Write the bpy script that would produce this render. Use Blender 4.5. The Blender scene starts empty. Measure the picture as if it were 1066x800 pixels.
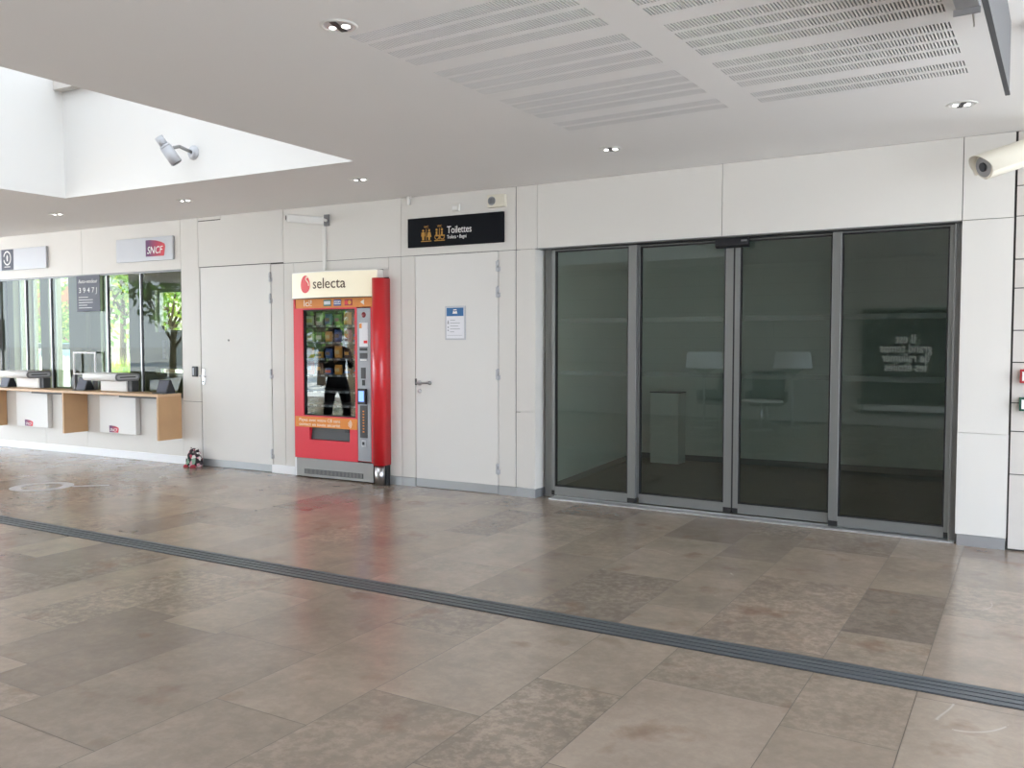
import bpy, bmesh, math, random
from mathutils import Vector, Matrix
PI = math.pi
random.seed(7)
SC = bpy.context.scene
COL = SC.collection

# ---------------------------------------------------------------- camera, sky, sun, exposure
PSI = 0.562674                    # camera turned left of the entrance wall's normal
BEND = 0.053807                   # the ticket side of the wall is turned in by three degrees
PIV = Vector((-4.5604, 0.0, 0.0)) # where the two wall planes meet
ZC = 3.086                        # ceiling height
H1 = 2.463                        # door head line
cam_d = bpy.data.cameras.new('camera')
cam_d.sensor_fit = 'HORIZONTAL'; cam_d.sensor_width = 36.0
cam_d.lens = 36.0 * 914.96 / 1066.0
cam_d.clip_end = 600
cam = bpy.data.objects.new('camera', cam_d); COL.objects.link(cam)
cam.location = (0.0, -7.4459, 1.55)
cam.rotation_euler = (PI/2 - 0.04784, 0.0, PSI)
SC.camera = cam
SC.view_settings.view_transform = 'Standard'
SC.view_settings.look = 'None'
SC.view_settings.gamma = 1.0
SC.view_settings.use_curve_mapping = False
SC.view_settings.exposure = 2.5
SC.cycles.max_bounces = 14
SC.cycles.diffuse_bounces = 8
SC.cycles.glossy_bounces = 6
SC.cycles.transmission_bounces = 8
SC.cycles.transparent_max_bounces = 16
SC.cycles.sample_clamp_indirect = 8.0
SC.cycles.use_denoising = True

world = bpy.data.worlds.new('sky'); SC.world = world
world.use_nodes = True
nt = world.node_tree; nt.nodes.clear()
wo = nt.nodes.new('ShaderNodeOutputWorld'); bg = nt.nodes.new('ShaderNodeBackground')
tc = nt.nodes.new('ShaderNodeTexCoord'); sx = nt.nodes.new('ShaderNodeSeparateXYZ')
rp = nt.nodes.new('ShaderNodeValToRGB')
rp.color_ramp.elements[0].position = 0.0; rp.color_ramp.elements[0].color = (0.84, 0.92, 1.0, 1)
rp.color_ramp.elements[1].position = 0.75; rp.color_ramp.elements[1].color = (0.55, 0.74, 1.0, 1)
nt.links.new(tc.outputs['Generated'], sx.inputs[0]); nt.links.new(sx.outputs['Z'], rp.inputs[0])
nt.links.new(rp.outputs[0], bg.inputs[0]); bg.inputs[1].default_value = 1.5
nt.links.new(bg.outputs[0], wo.inputs[0])

sun_d = bpy.data.lights.new('sun', 'SUN'); sun_d.energy = 4.2; sun_d.angle = 0.01; sun_d.color = (1.0, 0.95, 0.86)
sun = bpy.data.objects.new('sun', sun_d); COL.objects.link(sun)
sun.rotation_euler = Vector((0.15, 0.85, -0.80)).to_track_quat('-Z', 'Y').to_euler()

# ---------------------------------------------------------------- materials
def lin(c):
    return tuple((v/12.92 if v <= 0.04045 else ((v+0.055)/1.055)**2.4) for v in c)
def rgb(r, g, b):
    return lin((r/255.0, g/255.0, b/255.0))
MATS = {}
def mat(name, col, rough=0.5, metal=0.0, spec=0.5, noise=0.0, nscale=6.0, bump=0.0, coat=0.0, emit=None, estr=0.0):
    m = bpy.data.materials.new(name); m.use_nodes = True
    n = m.node_tree.nodes; L = m.node_tree.links
    p = n['Principled BSDF']
    p.inputs['Base Color'].default_value = (*col, 1)
    p.inputs['Roughness'].default_value = rough
    p.inputs['Metallic'].default_value = metal
    p.inputs['Specular IOR Level'].default_value = spec
    if coat: p.inputs['Coat Weight'].default_value = coat; p.inputs['Coat Roughness'].default_value = 0.08
    if emit:
        p.inputs['Emission Color'].default_value = (*emit, 1); p.inputs['Emission Strength'].default_value = estr
    if noise or bump:
        t = n.new('ShaderNodeTexCoord'); z = n.new('ShaderNodeTexNoise')
        z.inputs['Scale'].default_value = nscale; z.inputs['Detail'].default_value = 4
        L.new(t.outputs['Object'], z.inputs['Vector'])
        if noise:
            mx = n.new('ShaderNodeMix'); mx.data_type = 'RGBA'
            mx.inputs[6].default_value = (*[max(0, c*(1-noise)) for c in col], 1)
            mx.inputs[7].default_value = (*[min(1, c*(1+noise)) for c in col], 1)
            L.new(z.outputs['Fac'], mx.inputs[0]); L.new(mx.outputs[2], p.inputs['Base Color'])
        if bump:
            b = n.new('ShaderNodeBump'); b.inputs['Strength'].default_value = bump; b.inputs['Distance'].default_value = 0.01
            L.new(z.outputs['Fac'], b.inputs['Height']); L.new(b.outputs[0], p.inputs['Normal'])
    MATS[name] = m
    return m

def glass_mat(name, tint, refl=1.0, rough=0.0, film=0.0):
    """thin architectural glass: tinted see-through plus fresnel reflection of both faces"""
    m = bpy.data.materials.new(name); m.use_nodes = True
    n = m.node_tree.nodes; L = m.node_tree.links; n.clear()
    o = n.new('ShaderNodeOutputMaterial'); mx = n.new('ShaderNodeMixShader')
    tr = n.new('ShaderNodeBsdfTransparent'); tr.inputs[0].default_value = (*tint, 1)
    gl = n.new('ShaderNodeBsdfGlossy'); gl.inputs['Roughness'].default_value = rough
    gl.inputs['Color'].default_value = (0.95, 1.0, 0.97, 1)
    fr = n.new('ShaderNodeFresnel'); fr.inputs[0].default_value = 1.5
    ge = n.new('ShaderNodeNewGeometry')
    # the same fresnel on both sides of the pane
    ml = n.new('ShaderNodeMath'); ml.operation = 'MULTIPLY'; ml.inputs[1].default_value = refl; ml.use_clamp = True
    lw = n.new('ShaderNodeLayerWeight'); lw.inputs[0].default_value = 0.5
    # schlick from facing
    pw = n.new('ShaderNodeMath'); pw.operation = 'POWER'; pw.inputs[1].default_value = 5.0
    ma = n.new('ShaderNodeMath'); ma.operation = 'MULTIPLY_ADD'; ma.inputs[1].default_value = 0.92; ma.inputs[2].default_value = 0.08
    L.new(lw.outputs['Facing'], pw.inputs[0]); L.new(pw.outputs[0], ma.inputs[0]); L.new(ma.outputs[0], ml.inputs[0])
    n.remove(fr); n.remove(ge)
    L.new(ml.outputs[0], mx.inputs[0]); L.new(tr.outputs[0], mx.inputs[1]); L.new(gl.outputs[0], mx.inputs[2])
    last = mx
    if film:
        df = n.new('ShaderNodeBsdfDiffuse'); df.inputs[0].default_value = (0.8, 0.85, 0.82, 1)
        m2 = n.new('ShaderNodeMixShader'); m2.inputs[0].default_value = film
        L.new(mx.outputs[0], m2.inputs[1]); L.new(df.outputs[0], m2.inputs[2]); last = m2
    L.new(last.outputs[0], o.inputs[0])
    MATS[name] = m
    return m

mat('panel_white', (0.69, 0.67, 0.635), 0.42, noise=0.02, nscale=1.5)
mat('panel_gap', (0.05, 0.047, 0.045), 0.8)
mat('door_white', (0.73, 0.715, 0.69), 0.40, noise=0.02, nscale=2)
mat('skirting_white', (0.86, 0.87, 0.90), 0.3)
mat('skirting_steel', (0.42, 0.43, 0.45), 0.35, metal=0.6)
mat('ceiling_paint', (0.78, 0.765, 0.75), 0.75, noise=0.015, nscale=0.8)
mat('slot_shade', (0.05, 0.05, 0.05), 0.9)  # dark colour stands for the shade up inside the slots
mat('slot_side_shade', (0.55, 0.54, 0.53), 0.8)  # slot sides greyed to put shade into their colour
mat('reflector', (0.72, 0.73, 0.75), 0.32, metal=0.7)
mat('well_white', (0.74, 0.73, 0.71), 0.6)
mat('stone_cream', (0.60, 0.565, 0.53), 0.55, noise=0.06, nscale=7)
mat('aluminium', (0.235, 0.24, 0.238), 0.38, metal=0.55)
mat('aluminium_light', (0.62, 0.63, 0.64), 0.3, metal=0.7)
mat('steel', (0.55, 0.55, 0.56), 0.28, metal=1.0)
mat('steel_grey', (0.30, 0.295, 0.29), 0.42, metal=0.5, noise=0.05)
mat('chrome', (0.85, 0.86, 0.88), 0.07, metal=1.0)
mat('black_rubber', (0.012, 0.012, 0.013), 0.6)
mat('black_plastic', (0.015, 0.016, 0.02), 0.35)
mat('black_sign', (0.005, 0.006, 0.009), 0.6, spec=0.12)
mat('dark_grey', (0.06, 0.062, 0.066), 0.5)
mat('sign_grey', (0.11, 0.11, 0.115), 0.6)
mat('mid_grey', (0.22, 0.22, 0.23), 0.5)
mat('silver', (0.50, 0.51, 0.54), 0.4, metal=0.25)
mat('white_plastic', (0.74, 0.73, 0.70), 0.4)
mat('cream_plastic', (0.72, 0.68, 0.58), 0.45)
mat('white_paint', (0.80, 0.80, 0.79), 0.45)
mat('ink_white', (0.85, 0.85, 0.84), 0.6)
mat('ink_amber', (0.50, 0.26, 0.04), 0.6)
mat('ink_dark', (0.02, 0.02, 0.025), 0.6)
mat('ink_grey', (0.30, 0.31, 0.33), 0.6)
mat('red_body', rgb(222, 44, 64), 0.38, coat=0.12)
mat('red_column', rgb(208, 34, 42), 0.28, coat=0.3)
mat('red_dark', rgb(128, 18, 30), 0.4)
mat('orange_banner', rgb(226, 138, 52), 0.45)
mat('banner_text', (0.92, 0.82, 0.68), 0.5)
mat('sign_lit', (0.80, 0.74, 0.58), 0.4, emit=(1.0, 0.91, 0.68), estr=0.045)
mat('logo_red', rgb(226, 40, 44), 0.4)
mat('logo_brown', rgb(74, 48, 30), 0.5)
mat('blue_print', rgb(44, 104, 158), 0.5)
mat('paper', (0.80, 0.80, 0.84), 0.6)
mat('card_green', rgb(32, 120, 108), 0.5)
mat('card_blue', rgb(40, 60, 140), 0.5)
mat('card_red', rgb(170, 30, 60), 0.5)
mat('card_yellow', rgb(230, 160, 50), 0.5)
mat('screen_blue', rgb(60, 90, 170), 0.2, emit=(0.12, 0.22, 0.65), estr=0.5)
mat('panel_grey', rgb(150, 152, 158), 0.4, metal=0.3)
mat('oak', rgb(190, 152, 112), 0.45, noise=0.10, nscale=5)
mat('oak_edge', rgb(206, 172, 136), 0.45, noise=0.05, nscale=9)
mat('slate_poster', rgb(72, 76, 90), 0.5)
mat('poster_red', rgb(190, 70, 80), 0.5)
mat('lettering_glow', (0.85, 0.85, 0.84), 0.6, emit=(0.9, 0.9, 0.88), estr=0.22)  # glow added so the lettering stands out in the mirroring doors
mat('poster_night', (0.012, 0.013, 0.018), 0.5)
mat('lamp_shade', (0.86, 0.87, 0.90), 0.7)
mat('lamp_on', (1, 1, 1), 0.4, emit=(1.0, 0.96, 0.9), estr=2.0)
mat('fill_glow', (1, 1, 1), 0.4, emit=(1.0, 0.97, 0.92), estr=0.7)  # glow of the tube added inside the vending machine
mat('snack_black', (0.02, 0.02, 0.022), 0.6)
mat('fabric_dark', (0.03, 0.03, 0.034), 0.9)
mat('skin', (0.55, 0.36, 0.27), 0.55)
mat('hair_dark', (0.03, 0.022, 0.016), 0.6)
mat('cloth_black', (0.018, 0.018, 0.022), 0.85)
mat('cloth_trousers', (0.012, 0.012, 0.015), 0.85)
mat('shoe_black', (0.02, 0.02, 0.02), 0.4)
mat('asphalt', (0.34, 0.33, 0.32), 0.9, noise=0.1, nscale=1.5)
mat('ground_pale', (0.58, 0.55, 0.51), 0.85, noise=0.08, nscale=1.0)
mat('leaf_green', rgb(120, 158, 62), 0.6, noise=0.5, nscale=3)
mat('leaf_dark', rgb(66, 90, 44), 0.6, noise=0.5, nscale=3)
mat('leaf_yellow', rgb(176, 190, 78), 0.6, noise=0.3, nscale=3)
mat('bark', rgb(96, 80, 64), 0.9)
mat('house_white', (0.72, 0.70, 0.66), 0.8)
mat('house_red', rgb(176, 122, 104), 0.8)
mat('roof_tile', rgb(160, 96, 74), 0.8)
mat('house_glass', (0.08, 0.09, 0.10), 0.15)
mat('car_white', (0.78, 0.79, 0.80), 0.25, coat=0.5)
mat('car_blue', rgb(150, 186, 214), 0.25, coat=0.5)
mat('tyre', (0.02, 0.02, 0.02), 0.8)
mat('pastel_wall', (0.66, 0.65, 0.50), 0.7)
mat('office_col', (0.68, 0.62, 0.48), 0.7)
mat('call_red', rgb(170, 40, 48), 0.4)
mat('call_green', rgb(22, 74, 58), 0.4)
mat('drain_metal', (0.13, 0.14, 0.15), 0.45, metal=0.4)
mat('drain_dark', (0.03, 0.032, 0.035), 0.7)
mat('decal_white', (0.55, 0.53, 0.53), 0.5)
glass_mat('glass_tint', (0.46, 0.55, 0.50), 1.0)
glass_mat('glass_band', (1.0, 1.0, 1.0), 0.0, film=0.02)
glass_mat('glass_clear', (0.80, 0.86, 0.82), 0.9)
glass_mat('glass_office', (0.66, 0.70, 0.55), 0.55)
glass_mat('glass_sun', (0.34, 0.37, 0.34), 0.9)
glass_mat('glass_vending', (0.66, 0.69, 0.68), 1.5)

def skylight_glass():
    m = bpy.data.materials.new('glass_milky'); m.use_nodes = True
    n = m.node_tree.nodes; L = m.node_tree.links; n.clear()
    o = n.new('ShaderNodeOutputMaterial'); a = n.new('ShaderNodeBsdfTranslucent'); a.inputs[0].default_value = (0.222, 0.215, 0.205, 1)
    b = n.new('ShaderNodeBsdfDiffuse'); b.inputs[0].default_value = (0.7, 0.72, 0.74, 1)
    mx = n.new('ShaderNodeMixShader'); mx.inputs[0].default_value = 0.2
    L.new(a.outputs[0], mx.inputs[1]); L.new(b.outputs[0], mx.inputs[2]); L.new(mx.outputs[0], o.inputs[0])
    MATS['glass_milky'] = m
skylight_glass()

def tile_mat(name, dark=1.0):
    m = bpy.data.materials.new(name); m.use_nodes = True
    n = m.node_tree.nodes; L = m.node_tree.links; p = n['Principled BSDF']
    at = n.new('ShaderNodeAttribute'); at.attribute_name = 'tone'; at.attribute_type = 'GEOMETRY'
    sp = n.new('ShaderNodeSeparateColor'); L.new(at.outputs['Color'], sp.inputs[0])
    cr = n.new('ShaderNodeValToRGB'); e = cr.color_ramp.elements
    cols = [(0.0, (118, 106, 95)), (0.2, (134, 120, 107)), (0.4, (148, 133, 118)), (0.6, (153, 137, 121)), (0.8, (158, 143, 128)), (1.0, (146, 126, 110))]
    e[0].position = 0; e[0].color = (*[c*dark for c in rgb(*cols[0][1])], 1); e[1].position = 1; e[1].color = (*[c*dark for c in rgb(*cols[-1][1])], 1)
    for ps, c in cols[1:-1]:
        q = e.new(ps); q.color = (*[v*dark for v in rgb(*c)], 1)
    L.new(sp.outputs[0], cr.inputs[0])
    t = n.new('ShaderNodeTexCoord')
    # every slab gets its own piece of pattern
    off = n.new('ShaderNodeVectorMath'); off.operation = 'MULTIPLY_ADD'; off.inputs[1].default_value = (37, 53, 19)
    L.new(at.outputs['Color'], off.inputs[0]); L.new(t.outputs['Object'], off.inputs[2])
    n1 = n.new('ShaderNodeTexNoise'); n1.inputs['Scale'].default_value = 2.6; n1.inputs['Detail'].default_value = 9; n1.inputs['Roughness'].default_value = 0.62
    L.new(off.outputs[0], n1.inputs['Vector'])
    n2 = n.new('ShaderNodeTexNoise'); n2.inputs['Scale'].default_value = 19; n2.inputs['Detail'].default_value = 9; n2.inputs['Roughness'].default_value = 0.7
    L.new(off.outputs[0], n2.inputs['Vector'])
    # large soft blotches
    r1 = n.new('ShaderNodeMapRange'); r1.inputs[1].default_value = 0.32; r1.inputs[2].default_value = 0.68; r1.inputs[3].default_value = 0.86; r1.inputs[4].default_value = 1.13
    L.new(n1.outputs['Fac'], r1.inputs[0])
    m1 = n.new('ShaderNodeVectorMath'); m1.operation = 'SCALE'; L.new(cr.outputs[0], m1.inputs[0]); L.new(r1.outputs[0], m1.inputs['Scale'])
    # fossil mottling, strong on some slabs only
    r2 = n.new('ShaderNodeMapRange'); r2.inputs[1].default_value = 0.44; r2.inputs[2].default_value = 0.60; r2.inputs[3].default_value = 0.72; r2.inputs[4].default_value = 1.12
    L.new(n2.outputs['Fac'], r2.inputs[0])
    st = n.new('ShaderNodeMapRange'); st.inputs[1].default_value = 0.55; st.inputs[2].default_value = 0.95; st.inputs[3].default_value = 0.22; st.inputs[4].default_value = 0.78
    L.new(sp.outputs[1], st.inputs[0])
    ml = n.new('ShaderNodeMix'); ml.data_type = 'FLOAT'; ml.inputs[2].default_value = 1.0
    L.new(st.outputs[0], ml.inputs[0]); L.new(r2.outputs[0], ml.inputs[3])
    m2 = n.new('ShaderNodeVectorMath'); m2.operation = 'SCALE'; L.new(m1.outputs[0], m2.inputs[0]); L.new(ml.outputs[0], m2.inputs['Scale'])
    # rusty stains
    n3 = n.new('ShaderNodeTexNoise'); n3.inputs['Scale'].default_value = 3.3; n3.inputs['Detail'].default_value = 7
    o3 = n.new('ShaderNodeVectorMath'); o3.operation = 'ADD'; o3.inputs[1].default_value = (11, 5, 3); L.new(off.outputs[0], o3.inputs[0]); L.new(o3.outputs[0], n3.inputs['Vector'])
    r3 = n.new('ShaderNodeMapRange'); r3.inputs[1].default_value = 0.60; r3.inputs[2].default_value = 0.72; r3.inputs[3].default_value = 0.0; r3.inputs[4].default_value = 0.55
    L.new(n3.outputs['Fac'], r3.inputs[0])
    mx = n.new('ShaderNodeMix'); mx.data_type = 'RGBA'; mx.inputs[7].default_value = (*[c*dark for c in rgb(122, 92, 72)], 1)
    L.new(r3.outputs[0], mx.inputs[0]); L.new(m2.outputs[0], mx.inputs[6])
    # pale veins
    wv = n.new('ShaderNodeTexNoise'); wv.inputs['Scale'].default_value = 0.8; wv.inputs['Detail'].default_value = 1; wv.inputs['Distortion'].default_value = 0.0
    o4 = n.new('ShaderNodeVectorMath'); o4.operation = 'ADD'; o4.inputs[1].default_value = (3, 31, 7); L.new(off.outputs[0], o4.inputs[0]); L.new(o4.outputs[0], wv.inputs['Vector'])
    ab = n.new('ShaderNodeMath'); ab.operation = 'SUBTRACT'; ab.inputs[1].default_value = 0.5; L.new(wv.outputs['Fac'], ab.inputs[0])
    a2 = n.new('ShaderNodeMath'); a2.operation = 'ABSOLUTE'; L.new(ab.outputs[0], a2.inputs[0])
    r4 = n.new('ShaderNodeMapRange'); r4.inputs[1].default_value = 0.0; r4.inputs[2].default_value = 0.0022; r4.inputs[3].default_value = 0.4; r4.inputs[4].default_value = 0.0
    L.new(a2.outputs[0], r4.inputs[0])
    gt = n.new('ShaderNodeMath'); gt.operation = 'GREATER_THAN'; gt.inputs[1].default_value = 0.86; L.new(sp.outputs[2], gt.inputs[0])
    g3 = n.new('ShaderNodeMath'); g3.operation = 'GREATER_THAN'; g3.inputs[1].default_value = 0.55; L.new(n1.outputs['Fac'], g3.inputs[0])
    mm = n.new('ShaderNodeMath'); mm.operation = 'MULTIPLY'; L.new(r4.outputs[0], mm.inputs[0]); L.new(gt.outputs[0], mm.inputs[1])
    mn = n.new('ShaderNodeMath'); mn.operation = 'MULTIPLY'; L.new(mm.outputs[0], mn.inputs[0]); L.new(g3.outputs[0], mn.inputs[1])
    mv = n.new('ShaderNodeMix'); mv.data_type = 'RGBA'; mv.inputs[7].default_value = (*[c*dark for c in rgb(205, 198, 188)], 1)
    L.new(mn.outputs[0], mv.inputs[0]); L.new(mx.outputs[2], mv.inputs[6])
    L.new(mv.outputs[2], p.inputs['Base Color'])
    rr = n.new('ShaderNodeMapRange'); rr.inputs[1].default_value = 0.35; rr.inputs[2].default_value = 0.65; rr.inputs[3].default_value = 0.20; rr.inputs[4].default_value = 0.25
    L.new(n1.outputs['Fac'], rr.inputs[0]); L.new(rr.outputs[0], p.inputs['Roughness'])
    bp = n.new('ShaderNodeBump'); bp.inputs['Strength'].default_value = 0.04; bp.inputs['Distance'].default_value = 0.004
    L.new(n2.outputs['Fac'], bp.inputs['Height']); L.new(bp.outputs[0], p.inputs['Normal'])
    p.inputs['Specular IOR Level'].default_value = 0.75
    MATS[name] = m
tile_mat('floor_stone', 1.03)
tile_mat('floor_stone_in', 0.8)
mat('vestibule_floor', rgb(118, 108, 98), 0.5, noise=0.05)
mat('floor_joint', rgb(96, 86, 76), 0.9)

# ---------------------------------------------------------------- mesh helpers
class MB:
    def __init__(self):
        self.v = []; self.f = []; self.m = []; self.s = []
    def add(self, vs, fs, mi=0, smooth=False):
        o = len(self.v); self.v += [tuple(p) for p in vs]
        for f in fs:
            self.f.append([i+o for i in f]); self.m.append(mi); self.s.append(smooth)
        return self
    def box(self, x0, x1, y0, y1, z0, z1, mi=0):
        return self.add([(x0,y0,z0),(x1,y0,z0),(x1,y1,z0),(x0,y1,z0),(x0,y0,z1),(x1,y0,z1),(x1,y1,z1),(x0,y1,z1)],
                        [(0,3,2,1),(4,5,6,7),(0,1,5,4),(1,2,6,5),(2,3,7,6),(3,0,4,7)], mi)
    def quad(self, a, b, c, d, mi=0):
        return self.add([a,b,c,d], [(0,1,2,3)], mi)
    def prism(self, prof, a0, a1, axis='x', mi=0, smooth=False):
        """prof: 2-D points; extruded along axis between a0 and a1"""
        n = len(prof)
        def pt(p, a):
            if axis == 'x': return (a, p[0], p[1])
            if axis == 'y': return (p[0], a, p[1])
            return (p[0], p[1], a)
        vs = [pt(p, a0) for p in prof] + [pt(p, a1) for p in prof]
        self.add(vs, [tuple(range(n-1, -1, -1)), tuple(range(n, 2*n))], mi)
        o = len(self.v) - 2*n
        for i in range(n):
            j = (i+1) % n
            self.f.append([o+i, o+j, o+n+j, o+n+i]); self.m.append(mi); self.s.append(smooth)
        return self
    def cyl(self, p0, p1, r0, r1=None, n=20, mi=0, caps=True):
        p0 = Vector(p0); p1 = Vector(p1); r1 = r0 if r1 is None else r1
        d = (p1-p0).normalized(); u = d.orthogonal().normalized(); w = d.cross(u)
        vs = []
        for p, r in ((p0, r0), (p1, r1)):
            for i in range(n):
                a = 2*PI*i/n; vs.append(p + u*(r*math.cos(a)) + w*(r*math.sin(a)))
        self.add(vs, [(i, (i+1) % n, n+(i+1) % n, n+i) for i in range(n)], mi, True)
        if caps:
            o = len(self.v) - 2*n
            self.f.append([o+i for i in range(n-1, -1, -1)]); self.m.append(mi); self.s.append(False)
            self.f.append([o+n+i for i in range(n)]); self.m.append(mi); self.s.append(False)
        return self
    def lathe(self, prof, c=(0,0,0), n=28, mi=0, axis='z'):
        k = len(prof); vs = []
        for (r, h) in prof:
            for i in range(n):
                a = 2*PI*i/n
                x, y = r*math.cos(a), r*math.sin(a)
                if axis == 'z': q = (c[0]+x, c[1]+y, c[2]+h)
                elif axis == 'y': q = (c[0]+x, c[1]+h, c[2]+y)
                else: q = (c[0]+h, c[1]+x, c[2]+y)
                vs.append(q)
        fs = []
        for j in range(k-1):
            for i in range(n):
                fs.append((j*n+i, j*n+(i+1) % n, (j+1)*n+(i+1) % n, (j+1)*n+i))
        return self.add(vs, fs, mi, True)
    def tube(self, pts, r, n=10, mi=0):
        for a, b in zip(pts[:-1], pts[1:]):
            self.cyl(a, b, r, n=n, mi=mi)
        for p in pts[1:-1]:
            self.ball(p, r, mi)
        return self
    def ball(self, c, r, mi=0, n=10):
        prof = [(max(1e-4, r*math.sin(PI*i/6)), -r*math.cos(PI*i/6)) for i in range(7)]
        return self.lathe(prof, c, n, mi)
    def build(self, name, mats, parent=None, bevel=0.0, seg=2):
        me = bpy.data.meshes.new(name); me.from_pydata(self.v, [], self.f)
        if isinstance(mats, str): mats = [mats]
        for x in mats: me.materials.append(MATS[x])
        me.polygons.foreach_set('material_index', self.m)
        me.polygons.foreach_set('use_smooth', self.s)
        bm = bmesh.new(); bm.from_mesh(me); bmesh.ops.recalc_face_normals(bm, faces=bm.faces); bm.to_mesh(me); bm.free()
        me.update()
        o = bpy.data.objects.new(name, me); COL.objects.link(o)
        if parent: o.parent = parent
        if bevel:
            b = o.modifiers.new('bevel', 'BEVEL'); b.width = bevel; b.segments = seg; b.limit_method = 'ANGLE'; b.angle_limit = math.radians(40)
        return o

def tag(o, label, cat, group=None, kind=None):
    if label: o['label'] = label
    if cat: o['category'] = cat
    if group: o['group'] = group
    if kind: o['kind'] = kind
    return o
def struct(o, label=None):
    o['kind'] = 'structure'
    if label: o['label'] = label
    return o
def L(s, d=0.0, z=0.0):
    """point on the ticket-side wall: s along it (right positive), d out into the hall"""
    return Vector((PIV.x + s*math.cos(BEND) + d*math.sin(BEND), PIV.y + s*math.sin(BEND) - d*math.cos(BEND), z))
def put(o, p, rz=0.0):
    o.location = p; o.rotation_euler = (0, 0, rz); return o
def onL(o, s=0.0, d=0.0, z=0.0): return put(o, L(s, d, z), BEND)
def empty(name, p, rz=0.0):
    o = bpy.data.objects.new(name, None); COL.objects.link(o); o.empty_display_size = 0.1
    return put(o, p, rz)
def thing(name, label, cat, p, rz=0.0, group=None):
    return tag(empty(name, p, rz), label, cat, group)
def copy_tree(o, parent=None):
    c = o.copy(); COL.objects.link(c)
    if parent: c.parent = parent
    for ch in [x for x in COL.objects if x.parent == o]: copy_tree(ch, c)
    return c

def text(name, body, size, m, parent, loc, align='LEFT', width=None, shear=0.0, depth=0.002, spacing=1.0, lines=1.0, rot=(PI/2, 0, 0), mirror=False):
    cu = bpy.data.curves.new(name, 'FONT'); cu.body = body; cu.size = size; cu.align_x = align; cu.shear = shear
    cu.space_character = spacing; cu.space_line = lines; cu.extrude = depth/2; cu.resolution_u = 3
    to = bpy.data.objects.new(name, cu); COL.objects.link(to)
    bpy.context.view_layer.update()
    me = bpy.data.meshes.new_from_object(to.evaluated_get(bpy.context.evaluated_depsgraph_get()))
    me.name = name
    COL.objects.unlink(to); bpy.data.objects.remove(to); bpy.data.curves.remove(cu)
    xs = [v.co.x for v in me.vertices]
    if width and xs:
        k = width/(max(xs)-min(xs))
        for v in me.vertices: v.co.x *= k
    me.materials.clear(); me.materials.append(MATS[m])
    o = bpy.data.objects.new(name, me); COL.objects.link(o)
    if parent: o.parent = parent
    o.location = loc; o.rotation_euler = rot
    return o

# ================================================================= SETTING: floor
TH = 0.031; TORG = (0.0, -3.13)
def tile_floor(name, joints, y0, y1, matname, seed, clip=None):
    rnd = random.Random(seed)
    vs, fs, tone = [], [], []
    g = 0.0018
    for a, b in zip(joints[:-1], joints[1:]):
        y = y0 - rnd.random()*0.9
        base = rnd.random()
        while y < y1:
            ln = rnd.choice([0.72, 0.85, 0.95, 1.05, 1.2, 1.35])
            p = [(a+g, y+g), (b-g, y+g), (b-g, y+ln-g), (a+g, y+ln-g)]
            o = len(vs); vs += [(q[0], q[1], 0.0) for q in p]; fs.append((o, o+1, o+2, o+3))
            tone.append((min(1, max(0, 0.3 + 0.15*base + 0.7*(rnd.random()-0.3))), rnd.random(), rnd.random()))
            y += ln
    nf = len(fs)
    o = len(vs); X0, X1 = joints[0], joints[-1]
    vs += [(X0, y0-1.3, -0.0015), (X1, y0-1.3, -0.0015), (X1, y1+1.4, -0.0015), (X0, y1+1.4, -0.0015)]; fs.append((o, o+1, o+2, o+3))
    tone.append((0, 0, 0))
    me = bpy.data.meshes.new(name); me.from_pydata(vs, [], fs)
    me.materials.append(MATS[matname]); me.materials.append(MATS['floor_joint'])
    me.polygons[nf].material_index = 1
    ca = me.color_attributes.new('tone', 'FLOAT_COLOR', 'CORNER')
    for p in me.polygons:
        for li in p.loop_indices: ca.data[li].color = (*tone[p.index], 1)
    ob = bpy.data.objects.new(name, me); COL.objects.link(ob)
    ob.location = (TORG[0], TORG[1], 0); ob.rotation_euler = (0, 0, TH)
    return ob
jr = random.Random(3)
J = [-0.525, -0.97, -1.63, -2.055, -2.62, -3.15, -3.82, -4.25, -4.62, -5.07, -5.42, -5.80]
while J[-1] > -20.5: J.append(J[-1] - jr.choice([0.42, 0.45, 0.55, 0.66]))
R = [-0.525]
while R[-1] < 3.0: R.append(R[-1] + jr.choice([0.45, 0.55, 0.66]))
floor = struct(tile_floor('floor', J[::-1] + R[1:], -7.2, 6.2, 'floor_stone', 21), 'beige and brown limestone slab floor of the hall')

# outside ground beyond the hall
g = MB(); g.quad((-420, -160, -0.02), (160, -160, -0.02), (160, 260, -0.02), (-420, 260, -0.02))
struct(g.build('ground_outside', 'ground_pale'))

# ================================================================= ceiling with skylight well and slotted panels
WA, WB, WC, WD = (-9.10, -1.975), (-5.166, -1.776), (-4.98, -7.72), (-8.92, -7.92)
X0, X1, Y0, Y1 = -19.0, 3.5, -9.7, 0.6
WT = 4.40
SLX0, SLX1 = -1.70, -0.50
ROWS = [-1.80, -1.95, -2.21, -2.355, -2.50, -2.64, -2.90, -3.04, -3.19, -3.33, -3.58, -3.73, -3.88, -4.02]
BL = [(-3.10, -1.90), (-1.70, -0.50)]
SY0, SY1 = -4.10, -1.72
c = MB()
def cz(x0, x1, y0, y1):
    c.quad((x0, y0, ZC), (x0, y1, ZC), (x1, y1, ZC), (x1, y0, ZC))
# outer area around the well
c.add([(X0,Y0,ZC),(X0,Y1,ZC),(-4.8,Y1,ZC),(-4.8,Y0,ZC),(*WA,ZC),(*WB,ZC),(*WC,ZC),(*WD,ZC)],
      [(0,1,4,7),(1,2,5,4),(2,3,6,5),(3,0,7,6)])
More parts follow.
